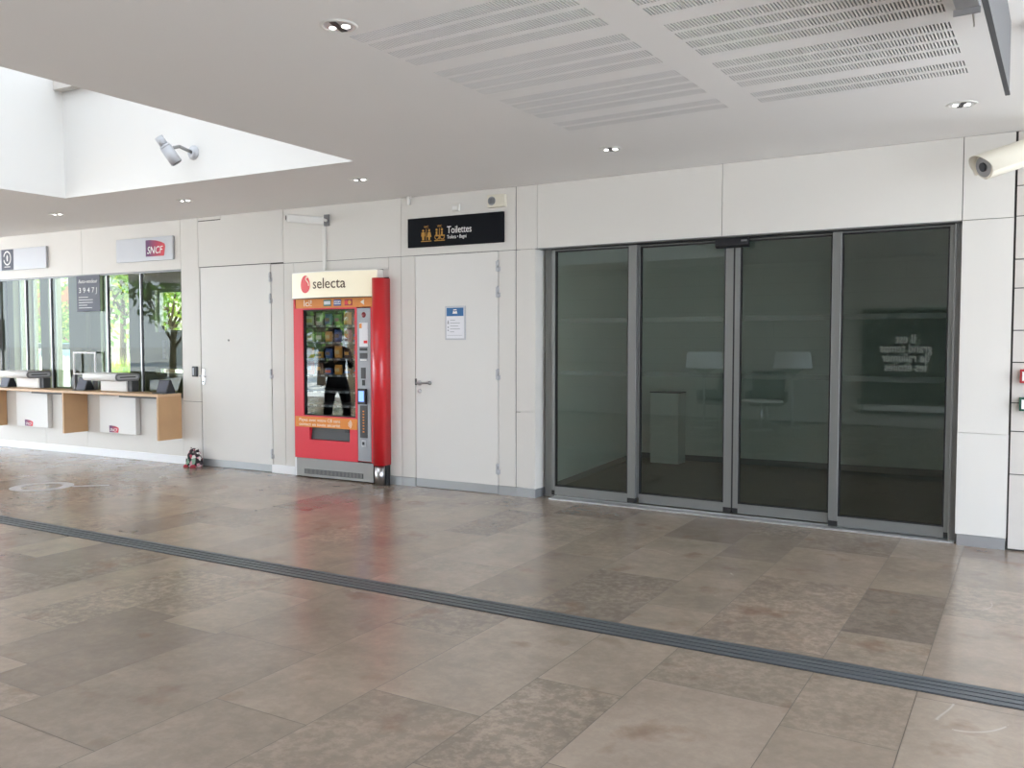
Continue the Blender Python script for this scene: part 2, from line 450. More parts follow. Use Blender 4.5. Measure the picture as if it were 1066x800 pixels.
# right of the well, with the slotted field cut out
cz(-4.8, BL[0][0], Y0, Y1)
cz(BL[0][0], X1, Y0, SY0); cz(BL[0][0], X1, SY1, Y1)
cz(BL[0][1], BL[1][0], SY0, SY1); cz(BL[1][1], X1, SY0, SY1)
SLW, SLL, PITCH = 0.0075, 0.105, 0.0165
for bx0, bx1 in BL:
    ys = sorted(ROWS)
    prev = SY0
    for r in ys:
        a, b = r-SLL/2, r+SLL/2
        cz(bx0, bx1, prev, a); prev = b
        nsl = int((bx1-bx0)/PITCH)
        x = bx0
        for k in range(nsl):
            s0 = bx0 + k*PITCH + (PITCH-SLW)/2; s1 = s0 + SLW
            cz(x, s0, a, b); x = s1
            h = ZC + 0.012
            vs = [(s0,a,ZC),(s1,a,ZC),(s1,b,ZC),(s0,b,ZC),(s0,a,h),(s1,a,h),(s1,b,h),(s0,b,h)]
            c.add(vs, [(0,1,5,4),(1,2,6,5),(2,3,7,6),(3,0,4,7)], 3)
            c.add(vs[4:], [(0,1,2,3)], 1)
        cz(x, bx1, a, b)
    cz(bx0, bx1, prev, SY1)
# roof above, so that no daylight comes through
c.add([(X0,Y0,ZC+0.25),(X0,Y1,ZC+0.25),(-4.8,Y1,ZC+0.25),(-4.8,Y0,ZC+0.25),(*WA,ZC+.25),(*WB,ZC+.25),(*WC,ZC+.25),(*WD,ZC+.25)],
      [(0,1,4,7),(1,2,5,4),(2,3,6,5),(3,0,7,6)])
c.quad((-4.8,Y0,ZC+.25),(-4.8,Y1,ZC+.25),(X1,Y1,ZC+.25),(X1,Y0,ZC+.25))
for (xa, ya), (xb, yb) in (((X0,Y0),(X1,Y0)),((X1,Y0),(X1,Y1)),((X0,Y0),(X0,Y1)),((X0,Y1),(X1,Y1))):
    c.quad((xa,ya,ZC),(xb,yb,ZC),(xb,yb,ZC+.25),(xa,ya,ZC+.25))
# the well's four walls
for a, b in ((WA,WB),(WB,WC),(WC,WD),(WD,WA)):
    c.quad((*a,ZC),(*b,ZC),(*b,WT),(*a,WT), 2)
cm = bpy.data.meshes.new('ceiling'); cm.from_pydata(c.v, [], c.f)
for x in ('ceiling_paint', 'slot_shade', 'well_white', 'slot_side_shade'): cm.materials.append(MATS[x])
cm.polygons.foreach_set('material_index', c.m)
ceil = bpy.data.objects.new('ceiling', cm); COL.objects.link(ceil)
struct(ceil, 'pale plaster ceiling with slotted acoustic panels and a skylight well')
g = MB(); g.add([(*WA,WT),(*WB,WT),(*WC,WT),(*WD,WT)], [(0,1,2,3)])
sk = struct(g.build('window_3', 'glass_milky'), 'unseen milky glazing closing the skylight well')  # pane out of view, made milky to keep direct sun off the floor
# beam crossing under the skylight glazing
g = MB(); g.box(0.05, 3.85, -0.11, -0.01, 4.20, 4.34)
o = struct(g.build('beam_skylight', 'stone_cream')); o.location = (WA[0]-0.05, WA[1], 0); o.rotation_euler = (0, 0, BEND-0.003)

# ================================================================= walls
GAP = 0.006
def panels(mb, lst, mi=0, depth=0.02, front=0.0):
    for (s0, s1, z0, z1) in lst:
        mb.box(s0+GAP/2, s1-GAP/2, -front, -front+depth, z0+GAP/2, z1-GAP/2, mi)
def backing(mb, s0, s1, z0, z1, mi=1, y0=0.012, y1=0.14):
    mb.box(s0, s1, y0, y1, z0, z1, mi)
W = MB()
top = [(-17.3,-15.2),(-15.2,-13.1),(-13.1,-11.0),(-11.0,-8.93),(-8.93,-6.86),(-6.86,-4.905),(-4.905,-4.59),(-3.176,-1.487),(-1.487,-0.09)]
panels(W, [(a, b, H1, ZC) for a, b in top])
panels(W, [(-4.59,-3.176,H1+.012,3.038),(-4.59,-4.20,3.044,ZC)]); W.box(-4.193, -3.179, 0, 0.02, 3.033, ZC)
low = [(-4.905,-4.572,0.80,H1+.012),(-4.905,-4.572,0.0,0.80),(-3.375,-3.172,0.0,H1),(-3.172,-3.015,0.0,H1),
       (-1.655,-1.49,0.09,H1),(-1.49,-1.31,0.09,H1),(-0.287,-0.09,0.09,H1)]
panels(W, low)
panels(W, [(-3.015,-1.655,2.337,H1)]); W.box(-1.728, -1.655, 0.0, 0.02, 2.25, 2.337)
# beneath the ticket windows
panels(W, [(-17.3,-8.82,0.84,H1)] + [(a, b, 0.0, 0.84) for a, b in ((-17.3,-15),(-15,-13),(-13,-11),(-11,-8.9),(-8.9,-7.75),(-7.75,-6.82),(-6.82,-4.905))])
for a, b in ((-17.3,-8.82),(-4.92,-4.56),(-3.378,-3.02),(-1.66,-1.31),(-0.287,-0.085)): backing(W, a, b, 0, H1)
backing(W, -8.82, -4.92, 0, 0.84); backing(W, -17.3, -0.085, H1, ZC); backing(W, -3.02, -1.66, 2.36, H1)
backing(W, -4.56, -3.378, 0, H1, 1, 0.06, 0.14); backing(W, -1.31, -0.287, 0, H1, 1, 0.06, 0.14)
# niche of the vending machine
W.box(-3.02, -3.0, 0.14, 1.05, 0, 2.4, 1); W.box(-1.66, -1.64, 0.14, 1.05, 0, 2.4, 1); W.box(-3.02, -1.64, 1.05, 1.07, 0, 2.4, 1); W.box(-3.02, -1.64, 0.02, 1.07, 2.34, 2.4, 1)
wl = onL(W.build('wall_left', ['panel_white', 'panel_gap'])); struct(wl, 'off-white panelled wall with ticket windows and two flush doors')

B = MB()
panels(B, [(-4.647,-4.405,H1,ZC),(-4.405,-2.55,H1,ZC),(-2.55,-0.69,H1,ZC),(-0.69,-0.348,H1,ZC),
           (-4.647,-4.425,0.09,0.85),(-4.647,-4.425,0.85,H1),(-0.69,-0.348,0.863,H1)])
panels(B, [(-0.69,-0.345,0.085,0.863)], 0, 0.032, 0.012)
B.box(-4.647, -0.348, 0.012, 0.14, H1+.004, ZC, 1)
B.box(-4.425-.18, -4.424, 0.012, 0.32, 0.09, H1, 0); B.box(-0.69, -0.35, 0.012, 0.32, 0.085, H1, 0)
B.box(-4.43, -0.69, 0.004, 0.32, H1-.006, H1+.02, 2)      # soffit over the entrance
B.box(-4.43, -0.69, 0.22, 0.32, H1, ZC, 1)
struct(B.build('wall_back', ['panel_white', 'panel_gap', 'aluminium']), 'off-white panelled wall framing the glass entrance')

# cream stone wall right of the entrance, and the one that closes the hall opposite
def courses(mb, x0, x1, z0, z1, yf, thick, w=0.95, seed=1, face=-1):
    hs = [0.56, 0.32, 0.21, 0.30, 0.235, 0.31, 0.21, 0.315, 0.22, 0.31, 0.21]
    z = z0; r = random.Random(seed)
    for h in hs:
        zt = min(z+h, z1)
        x = x0
        off = r.random()*w*0.6+0.4*w
        first = True
        while x < x1 - 0.01:
            xe = min(x1, x + (off if first else w)); first = False
            mb.box(x+.003, xe-.003, min(yf, yf-face*thick), max(yf, yf-face*thick), z+.004, zt-.004, 0)
            x = xe
        z = zt
        if z >= z1: break
S = MB(); courses(S, -0.338, 3.5, 0.01, ZC, 0.0, 0.03, seed=2); S.box(-0.35, 3.5, 0.02, 0.3, 0, ZC, 1)
struct(S.build('wall_right', ['stone_cream', 'panel_gap']), 'cream stone wall of staggered courses right of the entrance')
S = MB(); courses(S, -10.0, 2.7, 0.01, ZC, -9.5, 0.03, w=1.3, seed=5, face=1); S.box(-10.0, 2.7, -9.7, -9.52, 0, ZC, 1)
struct(S.build('wall_front', ['stone_cream', 'panel_gap']), 'cream stone wall opposite the entrance')
# columns of the open side
for x in (-13.4, -16.6):
    g = MB(); g.cyl((0,0,0), (0,0,ZC), 0.17, n=28); put(struct(g.build('column', 'office_col')), (x, -9.4, 0))

# skirtings
g = MB(); g.box(-17.3, -4.575, -0.022, 0.0, 0.0, 0.10); g.box(-3.378, -3.015, -0.022, 0, 0, 0.10)
onL(struct(g.build('baseboard_left', 'skirting_white', bevel=0.003), 'glossy white skirting under the ticket windows'))
g = MB()
for a, b in ((-1.655,-1.49),(-1.49,-1.312),(-0.286,-0.085)): g.box(a+.001, b-.001, -0.003, 0.012, 0, 0.088)
onL(struct(g.build('baseboard_centre', 'skirting_steel')))
g = MB(); g.box(-4.647, -4.45, -0.003, 0.012, 0, 0.088); g.box(-4.45, -4.425, 0.001, 0.3, 0, 0.088); g.box(-0.672, -0.352, -0.006, 0.012, 0, 0.084); g.box(-0.68, -0.665, 0.01, 0.3, 0, 0.084)
struct(g.build('baseboard_right', 'skirting_steel'))

# ================================================================= flush doors
def hinge(parent, x, z):
    g = MB(); g.cyl((x, -0.012, z-0.055), (x, -0.012, z-0.002), 0.012, n=12); g.cyl((x, -0.012, z+0.002), (x, -0.012, z+0.06), 0.012, n=12)
    g.box(x-0.03, x-0.004, -0.006, 0.002, z-0.05, z+0.05); g.box(x+0.004, x+0.022, -0.006, 0.002, z-0.05, z-0.004)
    return g.build('hinge', 'silver', parent)
def kick(parent, x0, x1):
    g = MB(); g.box(x0, x1, -0.004, 0.012, 0.005, 0.092); return g.build('kick_plate', 'skirting_steel', parent)
d1 = struct(empty('door_1', L(-3.97), BEND), 'plain white flush door between the ticket windows and the vending machine')
g = MB(); g.box(-0.588, 0.588, -0.002, 0.045, 0.093, 2.468); g.build('door_leaf', 'door_white', d1, 0.002)
kick(d1, -0.585, 0.588)
for z in (2.31, 2.06, 1.17, 0.22): hinge(d1, 0.592, z)
g = MB(); g.box(-0.575, -0.525, -0.012, -0.002, 1.02, 1.22); pl = g.build('handle_plate', 'steel', d1, 0.004)
g = MB(); g.cyl((-0.55,-0.012,1.125), (-0.55,-0.06,1.125), 0.011, n=14); g.cyl((-0.56,-0.06,1.125), (-0.44,-0.062,1.125), 0.010, n=14); g.build('door_handle', 'chrome', d1)
g = MB(); g.cyl((-0.55,-0.012,1.06), (-0.55,-0.018,1.06), 0.010, n=14); g.build('lock_cylinder', 'black_plastic', pl)
g = MB(); g.lathe([(0.0001,-0.008),(0.012,-0.008),(0.012,0.0)], (-0.11,-0.002,1.57), 16, axis='y'); g.build('spyhole', 'steel_grey', d1)

d2 = struct(empty('door_2', L(-0.798), BEND), 'white flush toilet door under the black sign')
g = MB(); g.box(-0.507, 0.507, -0.002, 0.045, 0.093, 2.459); g.build('door_leaf', 'door_white', d2, 0.002)
kick(d2, -0.505, 0.508)
for z in (2.31, 2.05, 1.22, 0.26): hinge(d2, 0.511, z)
g = MB(); g.lathe([(0.0001,-0.012),(0.026,-0.012),(0.028,0.0)], (-0.455,-0.002,1.115), 20, axis='y')
rs = g.build('handle_rose', 'steel', d2)
g = MB(); g.cyl((-0.455,-0.012,1.115), (-0.455,-0.058,1.115), 0.010, n=14); g.cyl((-0.462,-0.058,1.115), (-0.29,-0.058,1.12), 0.011, n=14); g.ball((-0.29,-0.058,1.12), 0.022); g.build('door_handle', 'steel_grey', d2)
g = MB(); g.lathe([(0.0001,-0.008),(0.022,-0.008),(0.024,0.0)], (-0.455,-0.002,1.03), 20, axis='y'); g.box(-0.46,-0.45,-0.014,-0.008,1.015,1.045); g.build('thumb_turn', 'steel', d2)
g = MB(); g.box(-0.515, -0.495, -0.008, 0.0, 1.09, 1.16); g.build('strike_plate', 'dark_grey', d2)

# ================================================================= sliding glass entrance
d3 = struct(empty('door_3', (0, 0.15, 0)), 'four-leaf dark tinted glass sliding entrance')
def leaf(name, x0, x1, y, z0, z1, st_l, st_r, label, rail=0.085, feet=(), swell=0.02):
    p = MB()
    t = 0.022
    p.box(x0, x0+st_l, y-t, y+t, z0+.045, z1); p.box(x1-st_r, x1, y-t, y+t, z0+.045, z1)
    p.box(x0+st_l, x1-st_r, y-t+.002, y+t, z0, z0+rail); p.box(x0+st_l, x1-st_r, y-t+.006, y+t, z1-0.012, z1)
    fr = p.build(name, 'aluminium', d3, 0.003); fr['label'] = label
    q = MB()   # black gasket around the pane
    a, b, u, v = x0+st_l, x1-st_r, z0+rail, z1-0.012
    for bx in ((a, a+.012, u, v), (b-.012, b, u, v), (a, b, u, u+.012), (a, b, v-.012, v)):
        q.box(bx[0], bx[1], y-0.014, y+0.014, bx[2], bx[3])
    q.build('gasket', 'black_rubber', fr)
    q = MB(); q.quad((a+.008,y,u+.008),(b-.008,y,u+.008),(b-.008,y,v-.008),(a+.008,y,v-.008))
    q.build('glass_pane', 'glass_tint', fr)
    q = MB()
    for z in (1.25, 1.755): q.quad((a+.012,y-.003,z-.022),(b-.012,y-.003,z-.022),(b-.012,y-.003,z+.022),(a+.012,y-.003,z+.022))
    q.build('marking_band', 'glass_band', fr)
    q = MB()
    for x in feet: q.box(x[0], x[1], y-t-.003, y+t, z0, z0+.045)
    if feet: q.build('foot_block', 'black_rubber', fr)
    return fr
leaf('fixed_leaf', -4.29, -3.395, -0.03, 0.035, 2.45, 0.03, 0.078, 'leftmost fixed glass leaf', feet=((-4.29,-4.262),(-3.473,-3.395)))
leaf('sliding_leaf', -3.415, -2.495, 0.03, 0.03, 2.45, 0.03, 0.070, 'left sliding glass leaf', feet=((-2.565,-2.495),))
leaf('sliding_leaf', -2.480, -1.63, 0.03, 0.03, 2.45, 0.045, 0.03, 'right sliding glass leaf', feet=((-2.480,-2.435),))
leaf('fixed_leaf', -1.645, -0.745, -0.03, 0.02, 2.45, 0.072, 0.034, 'rightmost fixed glass leaf', feet=((-1.645,-1.573),(-0.779,-0.745)))
g = MB(); g.box(-4.40, -4.29, 0.0, 0.07, 0, 2.457); g.box(-0.745, -0.69, -0.06, 0.07, 0, 2.457)
g.box(-0.745, -0.73, -0.09, -0.06, 0, 2.457); g.build('jamb', 'aluminium', d3, 0.003)
g = MB(); g.box(-4.29, -0.745, -0.07, 0.07, 2.45, 2.459); g.build('head_track', 'black_rubber', d3)
g = MB(); g.box(-4.29, -0.70, -0.12, 0.06, 0.0, 0.012); g.box(-4.29, -0.70, -0.004, 0.0, 0.012, 0.018); g.build('floor_track', 'aluminium_light', d3)
g = MB(); g.box(-2.4955, -2.4795, 0.012, 0.045, 0.05, 2.45); g.build('meeting_seal', 'black_rubber', d3)
sens = thing('door_sensor', 'black motion sensor box mounted above the middle of the glass doors', 'sensor', (-2.49, 0.118, 2.39))
g = MB(); g.prism([(-0.038,0.0),(0.0,-0.022),(0.0,0.066),(-0.03,0.066)], -0.15, 0.15, 'x'); g.build('housing', 'black_plastic', sens, 0.006)
g = MB(); g.box(0.085, 0.135, -0.041, -0.03, 0.03, 0.045); g.build('indicator_window', 'mid_grey', sens)

# vestibule behind the glass
V = MB()
V.add([(-4.50,0.32,0),(-4.96,4.0,0),(-4.96,4.0,2.9),(-4.50,0.32,2.9)], [(0,1,2,3)])
V.add([(-5.0,3.34,0),(0.6,3.84,0),(0.6,3.84,2.9),(-5.0,3.34,2.9)], [(0,1,2,3)])
V.add([(0.5,0.32,0),(0.5,4.0,0),(0.5,4.0,2.9),(0.5,0.32,2.9)], [(0,1,2,3)])
V.add([(-5.0,0.25,2.9),(0.6,0.25,2.9),(0.6,4.0,2.9),(-5.0,4.0,2.9)], [(0,1,2,3)])
V.add([(-0.69,0.32,0),(0.6,0.32,0),(0.6,0.32,2.9),(-0.69,0.32,2.9)], [(0,1,2,3)])
V.add([(-5.0,3.325,0),(0.6,3.825,0),(0.6,3.825,0.08),(-5.0,3.325,0.08)], [(0,1,2,3)], 1)
V.add([(-4.492,0.32,0),(-4.945,4.0,0),(-4.945,4.0,0.07),(-4.492,0.32,0.07)], [(0,1,2,3)], 1)
g = MB(); g.box(-5.0, 0.6, 0.24, 4.0, 0.0004, 0.003); struct(g.build('floor_vestibule', 'vestibule_floor'))
struct(V.build('wall_vestibule', ['white_paint', 'mid_grey']), 'white walls of the dim vestibule behind the glass doors')
t = thing('plinth', 'tall white box plinth standing in the vestibule behind the glass', 'plinth', (-4.31, 3.06, 0))
g = MB(); g.box(-0.19, 0.19, -0.04, 0.21, 0.0, 0.90); g.build('body', 'white_paint', t, 0.004)
g = MB(); g.box(-0.195, 0.195, -0.045, 0.21, 0.90, 0.915); g.build('top_plate', 'dark_grey', t)

# ================================================================= ticket windows and the office behind
w1 = struct(empty('window_1', L(-6.87), BEND), 'row of tall ticket-office windows over the counters')
def wx(s): return s + 6.87
g = MB()
g.box(wx(-8.82), wx(-4.915), 0.01, 0.06, H1-0.02, H1); g.box(wx(-8.82), wx(-4.915), 0.01, 0.09, 0.84, 0.885)
g.box(wx(-8.82), wx(-8.79), 0.01, 0.09, 0.885, H1-.02); g.build('frame', 'aluminium', w1)
MUL = [(-8.18, 0.014), (-7.60, 0.014), (-6.375, 0.014), (-5.70, 0.014)]
for s, w_ in MUL:
    g = MB(); g.box(wx(s)-w_/2, wx(s)+w_/2, 0.012, 0.045, 0.885, H1-.02); mu = g.build('mullion', 'aluminium_light', w1, 0.003)
    g = MB(); g.box(wx(s)+w_/2, wx(s)+w_/2+0.02, 0.022, 0.045, 0.885, H1-.02); g.build('gasket', 'dark_grey', mu)
edges = [-8.79, -8.18, -7.60, -6.375, -5.70, -4.915]
for a, b in zip(edges[:-1], edges[1:]):
    g = MB(); g.quad((wx(a), 0.03, 0.885), (wx(b), 0.03, 0.885), (wx(b), 0.03, H1-.02), (wx(a), 0.03, H1-.02)); g.build('glass_pane', 'glass_office', w1)

O = MB()   # the office shell, local to the wall: x = s, y = -d
OS0, OS1, OY = -17.2, -4.78, 4.0
O.quad((OS1,0.14,0),(OS1,OY,0),(OS1,OY,3.1),(OS1,0.14,3.1)); O.quad((OS0,0.14,0),(OS0,OY,0),(OS0,OY,3.1),(OS0,0.14,3.1))
O.quad((OS0,0.10,3.1),(OS1,0.10,3.1),(OS1,OY+.2,3.1),(OS0,OY+.2,3.1), 1); O.quad((OS0,0.10,3.12),(OS1,0.10,3.12),(OS1,OY+.2,3.12),(OS0,OY+.2,3.12), 1)
O.quad((OS0,0.10,0.012),(OS1,0.10,0.012),(OS1,OY,0.012),(OS0,OY,0.012), 2)
def bw(a, b, z0, z1, mi=0, y0=OY, y1=OY+0.2): O.box(a, b, y0, y1, z0, z1, mi)
bw(OS0, -9.60, 3.02, 3.1); bw(-9.60, OS1, 0, 3.1)
bw(OS0, -10.60, 0.0, 0.55, 0)
bw(OS0, -15.22, 0.55, 3.02); bw(-15.22, -14.94, 0, 3.02, 3, OY-.05, OY+.25); bw(-14.55, -14.45, 0, 3.02, 3); bw(-13.97, -13.68, 0, 3.02, 3, OY-.05, OY+.25)
bw(-12.92, -12.36, 0, 3.02, 3, OY-.1, OY+.3); bw(-12.36, -12.04, 0, 3.02, 0); bw(-11.15, -10.38, 0, 3.02, 0)
bw(-10.38, -9.60, 0, 0.90); bw(-10.38, -9.60, 1.06, 1.74); bw(-10.38, -9.60, 2.56, 3.02)
onL(struct(O.build('wall_office', ['pastel_wall', 'ceiling_paint', 'mid_grey', 'office_col']), 'grey-green walls of the ticket office behind the glass'))
g = MB()
for a, b, z0, z1 in ((-14.94,-14.55,.55,3.02),(-14.45,-13.97,.55,3.02),(-13.68,-12.92,.55,3.02),(-12.04,-11.15,.55,3.02),(-10.38,-9.60,1.74,2.56),(-10.38,-9.6,.9,1.06)):
    for bx in ((a,a+.04,z0,z1),(b-.04,b,z0,z1),(a,b,z0,z0+.04),(a,b,z1-.04,z1)): g.box(bx[0], bx[1], OY+.08, OY+.12, bx[2], bx[3])
w2 = onL(struct(g.build('window_2', 'white_paint'), 'far windows of the ticket office'))
for a, b, z0, z1 in ((-14.94,-14.55,.55,3.02),(-14.45,-13.97,.55,3.02),(-13.68,-12.92,.55,3.02),(-12.04,-11.15,.55,3.02),(-10.38,-9.60,1.74,2.56),(-10.38,-9.6,.9,1.06)):
    g = MB(); g.quad((a+.02,OY+.10,z0+.02),(b-.02,OY+.10,z0+.02),(b-.02,OY+.10,z1-.02),(a+.02,OY+.10,z1-.02)); g.build('glass_pane', 'glass_sun', w2)
for s, z, h, lb in ((-10.15, 1.80, 0.12, 'small square white switch plate on the office wall, upper of two'), (-10.10, 1.40, 0.36, 'tall white switch plate on the office wall, lower of two')):
    t = tag(onL(empty('switch_plate', (0,0,0)), s, -OY+0.005, z), lb, 'switch', 'switch plates in the ticket office')
    g = MB(); g.box(-0.06, 0.06, -0.02, 0, -h/2, h/2); g.build('plate', 'white_plastic', t, 0.004)
    for k in range(max(1, int(h/0.11))):
        g = MB(); g.box(-0.03, 0.03, -0.026, -0.02, -h/2+.02+k*0.11, -h/2+.09+k*0.11); g.build('rocker', 'ink_white', t)

# ================================================================= ticket counters
def counter(s_r, label):
    """s_r: right end; one bay 1.87 m long"""
    t = tag(onL(empty('ticket_counter', (0,0,0)), s_r, 0, 0), label, 'counter', 'wooden ticket counters under the windows')
    g = MB(); g.box(-1.868, 0.0, -0.36, -0.004, 0.868, 0.90, 0); g.build('worktop', ['oak_edge'], t, 0.003)
    g = MB(); g.box(-0.032, 0.0, -0.36, -0.004, 0.325, 0.867); g.build('end_panel', 'oak', t, 0.003)
    g = MB(); g.box(-1.52, -0.79, -0.075, -0.006, 0.335, 0.835); fp = g.build('front_panel', 'white_paint', t, 0.003)
    g = MB(); g.box(-0.88, -0.04, -0.25, -0.006, 0.835, 0.866); g.build('worktop_shade', 'dark_grey', t)  # dark slab standing in for the shade under the worktop
    lg = rail_logo(fp, -1.32, -0.077, 0.345, 0.19, 0.09)
    return t
def rail_logo(parent, x, y, z, w, h):
    """rounded trapezoid railway emblem, purple to red, white italic lettering"""
    pr = [(0, 0), (0.93, 0), (1.0, 0.55), (0.97, 0.72), (0.8, 0.84), (0.55, 0.95), (0.25, 1.0), (0, 1.0)]
    n = len(pr)
    g = MB(); g.prism([(x+p[0]*w, z+p[1]*h) for p in pr], y, y-0.003, 'y')
    o = g.build('emblem', 'logo_rail', parent)
    text('lettering', 'SNCF', h*0.62, 'ink_white', o, (x+0.06*w, y-0.004, z+0.17*h), width=0.82*w, shear=0.25, depth=0.001)
    return o
def logo_gradient():
    m = bpy.data.materials.new('logo_rail'); m.use_nodes = True
    n = m.node_tree.nodes; K = m.node_tree.links; p = n['Principled BSDF']
    t = n.new('ShaderNodeTexCoord'); s = n.new('ShaderNodeSeparateXYZ'); r = n.new('ShaderNodeValToRGB')
    r.color_ramp.elements[0].color = (*rgb(96, 30, 92), 1); r.color_ramp.elements[1].color = (*rgb(208, 36, 56), 1)
    r.color_ramp.elements[0].position = 0.15; r.color_ramp.elements[1].position = 0.9
    K.new(t.outputs['Generated'], s.inputs[0]); K.new(s.outputs[0], r.inputs[0]); K.new(r.outputs[0], p.inputs['Base Color'])
    p.inputs['Roughness'].default_value = 0.4; MATS['logo_rail'] = m
logo_gradient()
counter(-4.93, 'oak ticket counter bay nearest the white flush door')
counter(-6.80, 'second oak ticket counter bay from the white flush door')
counter(-8.67, 'third oak ticket counter bay, cut off by the edge of the photo')

def bag_shelf(s_r, label):
    t = tag(onL(empty('bag_shelf', (0,0,0)), s_r, 0, 0), label, 'shelf', 'rounded shelves under the ticket windows')
    def cap(y0, y1, z0, z1, n=8):
        r = (z1-z0)/2; zc = (z0+z1)/2
        return [(y0+r - r*math.sin(PI*i/n), zc + r*math.cos(PI*i/n)) for i in range(n+1)] + [(y1-r + r*math.sin(PI*i/n), zc - r*math.cos(PI*i/n)) for i in range(n+1)]
    g = MB(); g.prism(cap(-0.37, -0.004, 1.045, 1.145), -0.66, 0.0, 'x', smooth=True); sh = g.build('shelf_slab', 'white_paint', t)
    g = MB(); g.prism(cap(-0.37, -0.004, 1.045, 1.145), 0.0, 0.006, 'x', 0)
    e = g.build('end_cap', 'mid_grey', sh)
    g = MB(); g.prism(cap(-0.345, -0.03, 1.068, 1.122), 0.006, 0.009, 'x', 0); g.build('cap_inset', 'silver', e)
    g = MB(); g.prism(cap(-0.305, -0.07, 1.088, 1.102), 0.009, 0.011, 'x', 0); g.build('cap_groove', 'dark_grey', e)
    g = MB(); g.box(-0.62, -0.10, -0.13, -0.006, 0.902, 1.044); g.build('riser_box', 'white_paint', t, 0.003)
    g = MB(); g.box(-0.10, -0.02, -0.11, -0.006, 0.902, 1.044); g.build('bracket', 'dark_grey', t)
    return t
bag_shelf(-5.72, 'rounded white shelf under the windows, the one nearest the white flush door')
bag_shelf(-7.59, 'rounded white shelf under the windows, the one farther from the white flush door')

def terminal(s, label):
    t = tag(onL(empty('ticket_terminal', (0,0,0)), s, 0.15, 0.901), label, 'terminal', 'dark displays standing on the counters')
    g = MB(); g.prism([(-0.06,0.0),(0.08,0.0),(0.08,0.03),(0.02,0.17),(0.0,0.175)], -0.10, 0.10, 'x'); b = g.build('housing', 'black_plastic', t, 0.006)
    g = MB(); g.add([(-0.085,-0.0585,0.02),(0.085,-0.0585,0.02),(0.085,-0.0065,0.16),(-0.085,-0.0065,0.16)], [(0,1,2,3)]); g.build('screen', 'slate_poster', b)
    g = MB(); g.box(-0.12, 0.12, -0.10, 0.09, 0, 0.008); g.build('base_plate', 'dark_grey', t)
terminal(-5.06, 'small dark display at the end of the counter beside the wall')
terminal(-6.66, 'small dark display on the counter under the white tube frame')
terminal(-8.40, 'small dark display on the counter near the edge of the photo')
t = tag(onL(empty('tube_frame', (0,0,0)), -6.80, 0.035, 1.10), 'thin white rectangular tube frame standing against the ticket window', 'frame')
g = MB(); g.box(-0.24,0.24,-0.012,0.012,0.29,0.315); g.box(-0.24,-0.216,-0.012,0.012,0.0,0.29); g.box(0.216,0.24,-0.012,0.012,0.0,0.29); g.box(-0.216,0.216,-0.012,0.012,0.0,0.02); g.build('tube', 'ink_white', t, 0.005)
for a_ in (-0.24, 0.19):
    g = MB(); g.box(a_, a_+0.05, -0.02, 0.02, -0.198, 0.0); g.build('stand', 'mid_grey', t)

# posters and signs on the ticket side
t = tag(onL(empty('window_poster', (0,0,0)), -6.72, 0.012, 1.965), 'dark slate poster with white lettering hung in the ticket window', 'poster')
g = MB(); g.box(-0.245, 0.245, -0.004, 0.004, 0, 0.485); g.build('sheet', 'slate_poster', t)
text('heading', 'Auto-vendeur', 0.075, 'ink_white', t, (-0.20, -0.005, 0.385), width=0.40)
text('lettering', '3 9 4 7 J', 0.10, 'ink_white', t, (-0.20, -0.005, 0.255), width=0.38)
g = MB()
for k, w_ in enumerate((0.20, 0.30, 0.30, 0.18, 0.28)): g.box(-0.20, -0.20+w_, -0.006, -0.004, 0.19-k*0.036, 0.198-k*0.036)
g.build('small_print', 'ink_white', t)
t = tag(onL(empty('wall_poster', (0,0,0)), -9.06, 0.004, 1.42), 'red poster on the wall at the left edge of the photo', 'poster')
g = MB(); g.box(-0.26, 0.26, -0.012, 0.004, 0, 0.46); g.build('frame', 'silver', t, 0.002)
g = MB(); g.box(-0.24, 0.255, -0.014, -0.012, 0.015, 0.445); g.build('sheet', 'poster_red', t)

t = tag(onL(empty('rail_sign', (0,0,0)), -5.553, 0.0, 2.59), 'silver sign with the purple-red rail emblem above the ticket windows', 'sign')
g = MB(); g.box(-0.54, 0.54, -0.035, -0.004, 0, 0.30); g.build('panel', 'silver', t, 0.003)
rail_logo(t, 0.045, -0.036, 0.055, 0.365, 0.21)
t = tag(onL(empty('service_sign', (0,0,0)), -8.16, 0.0, 2.59), 'pale sign with a dark square and white ring above the ticket windows', 'sign')
g = MB(); g.box(-0.56, 0.56, -0.035, -0.004, 0, 0.305); g.build('panel', 'silver', t, 0.003)
g = MB(); g.box(-0.49, -0.205, -0.038, -0.035, 0.005, 0.30); sq = g.build('dark_square', 'slate_poster', t)
g = MB()
for i in range(24):
    a0, a1 = 2*PI*i/24, 2*PI*(i+1)/24
    if 17 <= i <= 18: continue
    pts = [(-0.348+0.075*math.sin(a0), 0.175+0.085*math.cos(a0)), (-0.348+0.075*math.sin(a1), 0.175+0.085*math.cos(a1)), (-0.348+0.092*math.sin(a1), 0.175+0.104*math.cos(a1)), (-0.348+0.092*math.sin(a0), 0.175+0.104*math.cos(a0))]
    g.prism(pts, -0.038, -0.040, 'y')
g.prism([(-0.36,0.13),(-0.335,0.13),(-0.33,0.20),(-0.35,0.225),(-0.365,0.19)], -0.038, -0.040, 'y')
g.box(-0.42, -0.28, -0.040, -0.038, 0.045, 0.055)
g.build('ring_mark', 'ink_white', sq)

